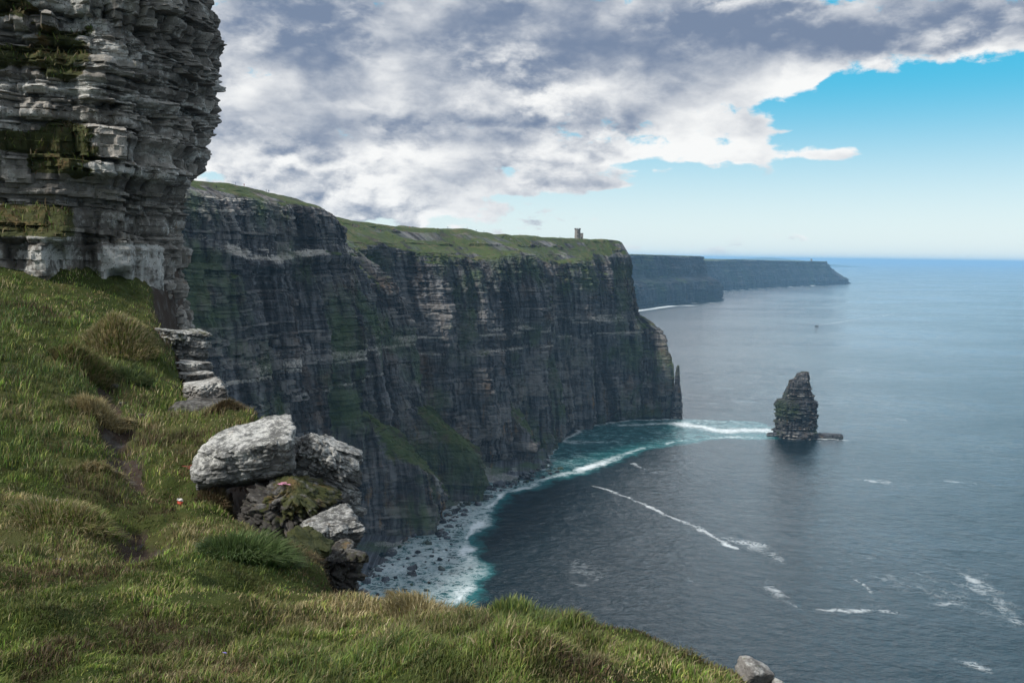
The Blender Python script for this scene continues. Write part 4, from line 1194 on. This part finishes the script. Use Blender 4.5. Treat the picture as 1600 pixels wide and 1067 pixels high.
# people: one small skinned figure, copied along the path
def person_proto(mat):
    vs = [(0, 0, .92), (0, 0, 1.2), (0, 0, 1.42), (0, 0, 1.52), (0, .02, 1.66), (.1, 0, .86), (.11, .03, .48), (.11, 0, .04), (.11, -.12, .02), (-.1, 0, .86), (-.11, -.03, .48), (-.11, .05, .04), (-.11, -.08, .02),
          (.2, 0, 1.4), (.25, .03, 1.12), (.25, -.06, .86), (-.2, 0, 1.4), (-.25, .03, 1.12), (-.25, -.06, .86)]
    es = [(0, 1), (1, 2), (2, 3), (3, 4), (0, 5), (5, 6), (6, 7), (7, 8), (0, 9), (9, 10), (10, 11), (11, 12), (2, 13), (13, 14), (14, 15), (2, 16), (16, 17), (17, 18)]
    rad = [.15, .15, .16, .06, .11, .1, .075, .05, .045, .1, .075, .05, .045, .07, .05, .04, .07, .05, .04]
    me = bpy.data.meshes.new('person'); me.from_pydata(vs, es, []); me.update()
    o = link('person', me, mat)
    sk = o.modifiers.new('skin', 'SKIN'); o.modifiers.new('sub', 'SUBSURF').render_levels = 1
    for i, v in enumerate(me.skin_vertices[0].data):
        v.radius = (rad[i] * 1.1, rad[i] * .9); v.use_root = i == 0
    return o
pm = [plain('coat_dark', (.03, .03, .045)), plain('coat_blue', (.05, .09, .2)), plain('coat_red', (.25, .05, .05))]
pr = [person_proto(mm) for mm in pm]
spots = [(340, 420, 470), (370, 430, 500), (383, 440, 500), (417, 470, 540), (421, 470, 540), (560, 600, 700), (568, 600, 700), (586, 620, 720), (594, 620, 720), (632, 640, 760), (636, 640, 760), (639, 640, 760), (646, 640, 760), (698, 700, 820), (728, 740, 860), (742, 740, 860), (754, 740, 880), (810, 800, 920), (838, 800, 930), (872, 860, 960)]
for i, (px, a_, b_) in enumerate(spots):
    x, y, z = skyline_spot(px, a_, b_)
    o = pr[i] if i < 3 else pr[i % 3].copy()
    if i >= 3: COL.objects.link(o)
    o.location = (x, y, z - .05); o.rotation_euler = (0, 0, i * 1.7)
    c_ = ['dark', 'blue', 'red'][i % 3]
    tag(o, 'tiny person in a %s coat standing on the skyline of the grassy cliff top' % c_, 'person', 'walkers on the cliff top in %s coats' % c_)

# ------------------------------------------------------------------ boat
bp = sea_at(1276, 510)
bt = empty('boat', (bp[0], bp[1], .1)); bt.rotation_euler = (0, 0, math.radians(200)); tag(bt, 'tiny dark boat trailing a thin wake across the bay', 'boat')
st_ = [(-5.5, 1.6), (-3, 2.0), (0, 2.1), (3, 1.7), (5, .9), (6.5, .05)]
hv, hf = [], []
for x_, w_ in st_:
    sh = .25 * max(0, x_) / 3
    hv += [(x_, -w_, 1.5 + sh), (x_, -w_ * .75, -.4), (x_, w_ * .75, -.4), (x_, w_, 1.5 + sh)]
for k in range(len(st_) - 1):
    for j in range(3):
        a = 4 * k + j; hf.append((a, a + 4, a + 5, a + 1))
    hf.append((4 * k, 4 * k + 3, 4 * k + 7, 4 * k + 4))
hf.append((0, 1, 2, 3))
mesh_py('hull', hv, hf, plain('boat_hull', (.04, .05, .07), .4), bt)
boxm('cabin', (-.5, 0, 2.5), (3.2, 2.6, 2.2), plain('boat_cabin', (.25, .26, .28), .5), bt)
cyl('mast', .08, .05, 3.6, 6.2, plain('boat_mast', (.1, .1, .1)), bt, 8, (-1, 0))

# ------------------------------------------------------------------ haze
hb = boxm('haze', (0, 20000, 111.5), (150000, 150000, 227), None, None)
hb.data.materials.clear()
m, t = new_mat('sea_air')
vol = t.n('ShaderNodeVolumePrincipled', {'Color': (0.36, 0.67, 1.0, 1), 'Density': 0.00006, 'Anisotropy': 0.0})
o_ = t.n('ShaderNodeOutputMaterial'); t.nt.links.new(vol.outputs[0], o_.inputs['Volume'])
hb.data.materials.append(m)
tag(hb, 'thin blue sea haze filling the air over the bay', 'haze', kind='stuff')
hb.location = (0, 0, 0)

# ------------------------------------------------------------------ light and sky
sd3 = Vector((-0.72, -0.42, 0.0)).normalized()
ELEV = math.radians(46)
sdir = Vector((sd3.x * math.cos(ELEV), sd3.y * math.cos(ELEV), math.sin(ELEV)))
sl = bpy.data.lights.new('sun', 'SUN'); sl.energy = 3.9; sl.angle = math.radians(6); sl.color = (1, .95, .87)
so_b = bpy.data.objects.new('sun', sl); COL.objects.link(so_b); so_b.location = (0, 0, 300)
so_b.rotation_euler = sdir.to_track_quat('Z', 'Y').to_euler()

W = bpy.data.worlds.new('World'); S.world = W; W.use_nodes = True
W.node_tree.nodes.clear()
t = NT(W.node_tree)
sky = t.n('ShaderNodeTexSky', sky_type='NISHITA', sun_disc=False, sun_elevation=ELEV, sun_rotation=math.atan2(sdir.x, sdir.y), air_density=1.0, dust_density=1.0, ozone_density=1.0).outputs[0]
D = t.n('ShaderNodeTexCoord').outputs['Generated']
dx, dy, dz = t.sep(D)
Az = t.m('ARCTAN2', dx, dy)
El = t.m('ARCSINE', dz)
# small tilted roll-free sky coordinates in radians
UV = t.comb(Az, El, 0)
def pu_(px): return math.atan((px - 800) / FPX)
def pv_(px, py): return math.atan(((398.3 + .0141 * (px - 800)) - py) / FPX * math.cos(pu_(px)))
def blob(px, py, rx, ry, amp):
    c = (pu_(px), pv_(px, py), 0)
    d = t.vm('MULTIPLY', t.vm('SUBTRACT', UV, c), (FPX / rx, FPX / ry, 0))
    return t.mul(t.m('POWER', 2.718, t.mul(t.vm('DOT_PRODUCT', d, d), -1.0)), amp)
def blobs(L_, start):
    r = start
    for b_ in L_: r = t.add(r, blob(*b_))
    return r
Vs = t.comb(t.mul(Az, 1.0), t.mul(El, 1.75), 0.0)
warp = t.vm('SCALE', t.vm('SUBTRACT', t.noise(Vs, 7.0, 4, .6, color=True), (.5, .5, .5)))
warp.node.inputs['Scale'].default_value = .05
Vw = t.vm('ADD', Vs, warp)
n1 = t.noise(Vw, 6.5, 7, .57)
n2 = t.noise(t.vm('ADD', Vw, (3.3, 1.7, 0)), 22.0, 7, .6)
n3 = t.noise(t.vm('ADD', t.comb(Az, t.mul(El, 4.0), 0), (7.3, 1.1, 0)), 9.0, 8, .58)
Vu = t.vm('ADD', Vw, (-.008, .040, 0))
n1u = t.noise(Vu, 6.5, 7, .57); n2u = t.noise(t.vm('ADD', Vw, (3.3 - .003, 1.7 + .013, 0)), 22.0, 7, .6)
def bil(v_):
    a_ = t.n('ShaderNodeTexVoronoi', {'Vector': v_, 'Scale': 11.0}, feature='F1').outputs['Distance']
    b_ = t.n('ShaderNodeTexVoronoi', {'Vector': v_, 'Scale': 27.0}, feature='F1').outputs['Distance']
    return t.add(a_, t.mul(b_, .55))
Vb = t.vm('ADD', Vs, t.vm('MULTIPLY', t.vm('SUBTRACT', t.noise(Vs, 11.0, 5, .65, color=True), (.5, .5, .5)), (.11, .11, .11)))
billow = t.sub(bil(t.vm('ADD', Vb, (-.005, .020, 0))), bil(Vb))
rmask = t.ss(t.noise(Vs, 5.0, 3, .5), .38, .62, .25, 1.0)
relief = t.mul(t.add(t.mul(t.sub(n1, n1u), 3.0), t.mul(t.sub(n2, n2u), 1.3)), rmask)
dens = t.add(t.mul(t.sub(n1, .5), 2.7), t.mul(t.sub(n2, .5), 3.0))
deck = t.ss(El, .10, .20, -.35, .5)
DB = [(1580, -260, 230, 190, -1.4), (1260, 246, 190, 9, 1.0), (1420, 253, 90, 5, .9), (1370, 291, 50, 5, .8), (960, 292, 150, 6, .7), (1060, 268, 120, 6, .5), (1225, 188, 55, 26, -.8), (1245, 208, 50, 6, .8), (1290, 135, 40, 12, -.3), (560, 180, 330, 130, .62), (450, 265, 230, 55, .7), (640, 300, 260, 22, .55), (760, 325, 150, 10, .4), (1430, 180, 190, 62, -1.5), (1600, 200, 190, 90, -1.4), (1290, 175, 70, 30, -.7), (1480, 320, 420, 60, -.85), (1050, 340, 300, 40, -.4), (1240, 130, 40, 26, .55), (1230, 75, 420, 50, .45), (1480, 60, 300, 38, .7),  # first blob: unseen cloud gap added so the sea reflects blue
      (1080, 243, 170, 14, 1.0), (1470, 251, 30, 4, .4), (820, 245, 90, 14, .5), (1100, 190, 110, 40, .75), (600, 270, 330, 60, .55), (800, 150, 420, 100, .5), (330, 275, 20, 8, -.9), (1010, 262, 60, 8, -.7),
      (880, 285, 130, 8, .5), (900, 305, 130, 7, .45), (1370, 291, 45, 6, .55), (640, 330, 200, 10, .2), (1090, 283, 80, 6, .5), (1160, 208, 50, 16, .5), (1100, 310, 260, 22, -.7)]
dens = t.add(dens, blobs(DB, deck))
streaks = t.mul(t.mul(t.sub(n3, .47), 3.6), t.ss(El, .165, .085, 0, 1.0))
dens = t.add(dens, streaks)
cover = t.ss(dens, -.12, .42)
GB_ = [(1050, 60, 420, 55, .42), (700, 40, 260, 60, .2), (1400, 60, 260, 45, .32), (480, 60, 130, 80, .35), (800, 215, 170, 28, .35), (930, 190, 150, 40, .28), (480, 215, 130, 30, .2), (590, 130, 34, 40, -.5), (630, 75, 60, 40, -.3), (1230, 135, 60, 36, -.75),
       (420, 130, 60, 30, -.25), (1130, 245, 280, 18, -.6), (640, 245, 100, 18, -.35), (370, 250, 80, 20, -.35), (1560, 90, 110, 20, -.45), (1400, 105, 80, 10, -.35), (880, 150, 110, 40, -.25), (640, 290, 200, 25, -.1), (1060, 205, 70, 40, -.55), (830, 245, 60, 10, -.4)]
gn1 = t.noise(t.vm('ADD', Vw, (1.1, 5.2, 0)), 13.0, 5, .6)
grey = t.add(blobs(GB_, .46), t.add(t.mul(t.sub(gn1, .5), 1.0), t.mul(t.sub(dens, .5), .25)))
grey = t.sub(grey, t.add(relief, t.mul(billow, t.mul(rmask, 1.2))))
added_glow = t.mul(t.ss(El, .285, .36), t.mul(t.ss(El, .52, .38), t.ss(t.m('ABSOLUTE', t.sub(Az, .31)), .37, .12)))  # bright sky band added above the frame to put sheen on the sea
grey = t.mul(t.ss(grey, -.1, 1.3), t.m('SUBTRACT', 1.0, t.mul(added_glow, .85)))
cw, cg = (0.78, 0.785, 0.78), (0.155, 0.205, 0.30)
ccol = t.mix(grey, cw, cg)
K = 10.0
ccol = t.vm('SCALE', ccol); ccol.node.inputs['Scale'].default_value = K
# clear sky: physical sky pulled towards the cyan of this day
blue = t.mix(t.ss(El, .0, .20), (0.70, 0.80, 0.80), (0.028, 0.43, 0.66))
blue = t.mix(t.ss(El, .2, 1.2), blue, (0.03, .25, .6))
bs = t.vm('SCALE', blue); bs.node.inputs['Scale'].default_value = K
clear = t.mix(.85, sky, bs)
final = t.mix(t.mul(cover, t.ss(El, -.005, .02)), clear, ccol)
final = t.mix(t.ss(El, .0, -.05), final, (.6, 1.2, 1.6))
final = t.mix(t.mul(added_glow, .75), final, (8.2, 8.5, 8.8))
gain = t.vm('SCALE', final); t.nt.links.new(t.add(1.0, t.mul(added_glow, 6.5)), gain.node.inputs['Scale'])
bg = t.n('ShaderNodeBackground', {'Color': gain, 'Strength': 0.1})
wo = t.n('ShaderNodeOutputWorld'); t.nt.links.new(bg.outputs[0], wo.inputs['Surface'])

# ------------------------------------------------------------------ camera
cam = bpy.data.cameras.new('camera'); co = bpy.data.objects.new('camera', cam); COL.objects.link(co)
cam.sensor_width = 36; cam.sensor_fit = 'HORIZONTAL'; cam.lens = 36 * FPX / 1600
cam.clip_start = .1; cam.clip_end = 200000
co.matrix_world = Matrix(((R_[0], U_[0], -F_[0], 0), (R_[1], U_[1], -F_[1], 0), (R_[2], U_[2], -F_[2], HC), (0, 0, 0, 1)))
S.camera = co
S.view_settings.view_transform = 'Standard'; S.view_settings.look = 'None'; S.view_settings.exposure = 0.3; S.view_settings.gamma = 1
S.cycles.max_bounces = 6; S.cycles.volume_bounces = 1; S.cycles.use_denoising = True
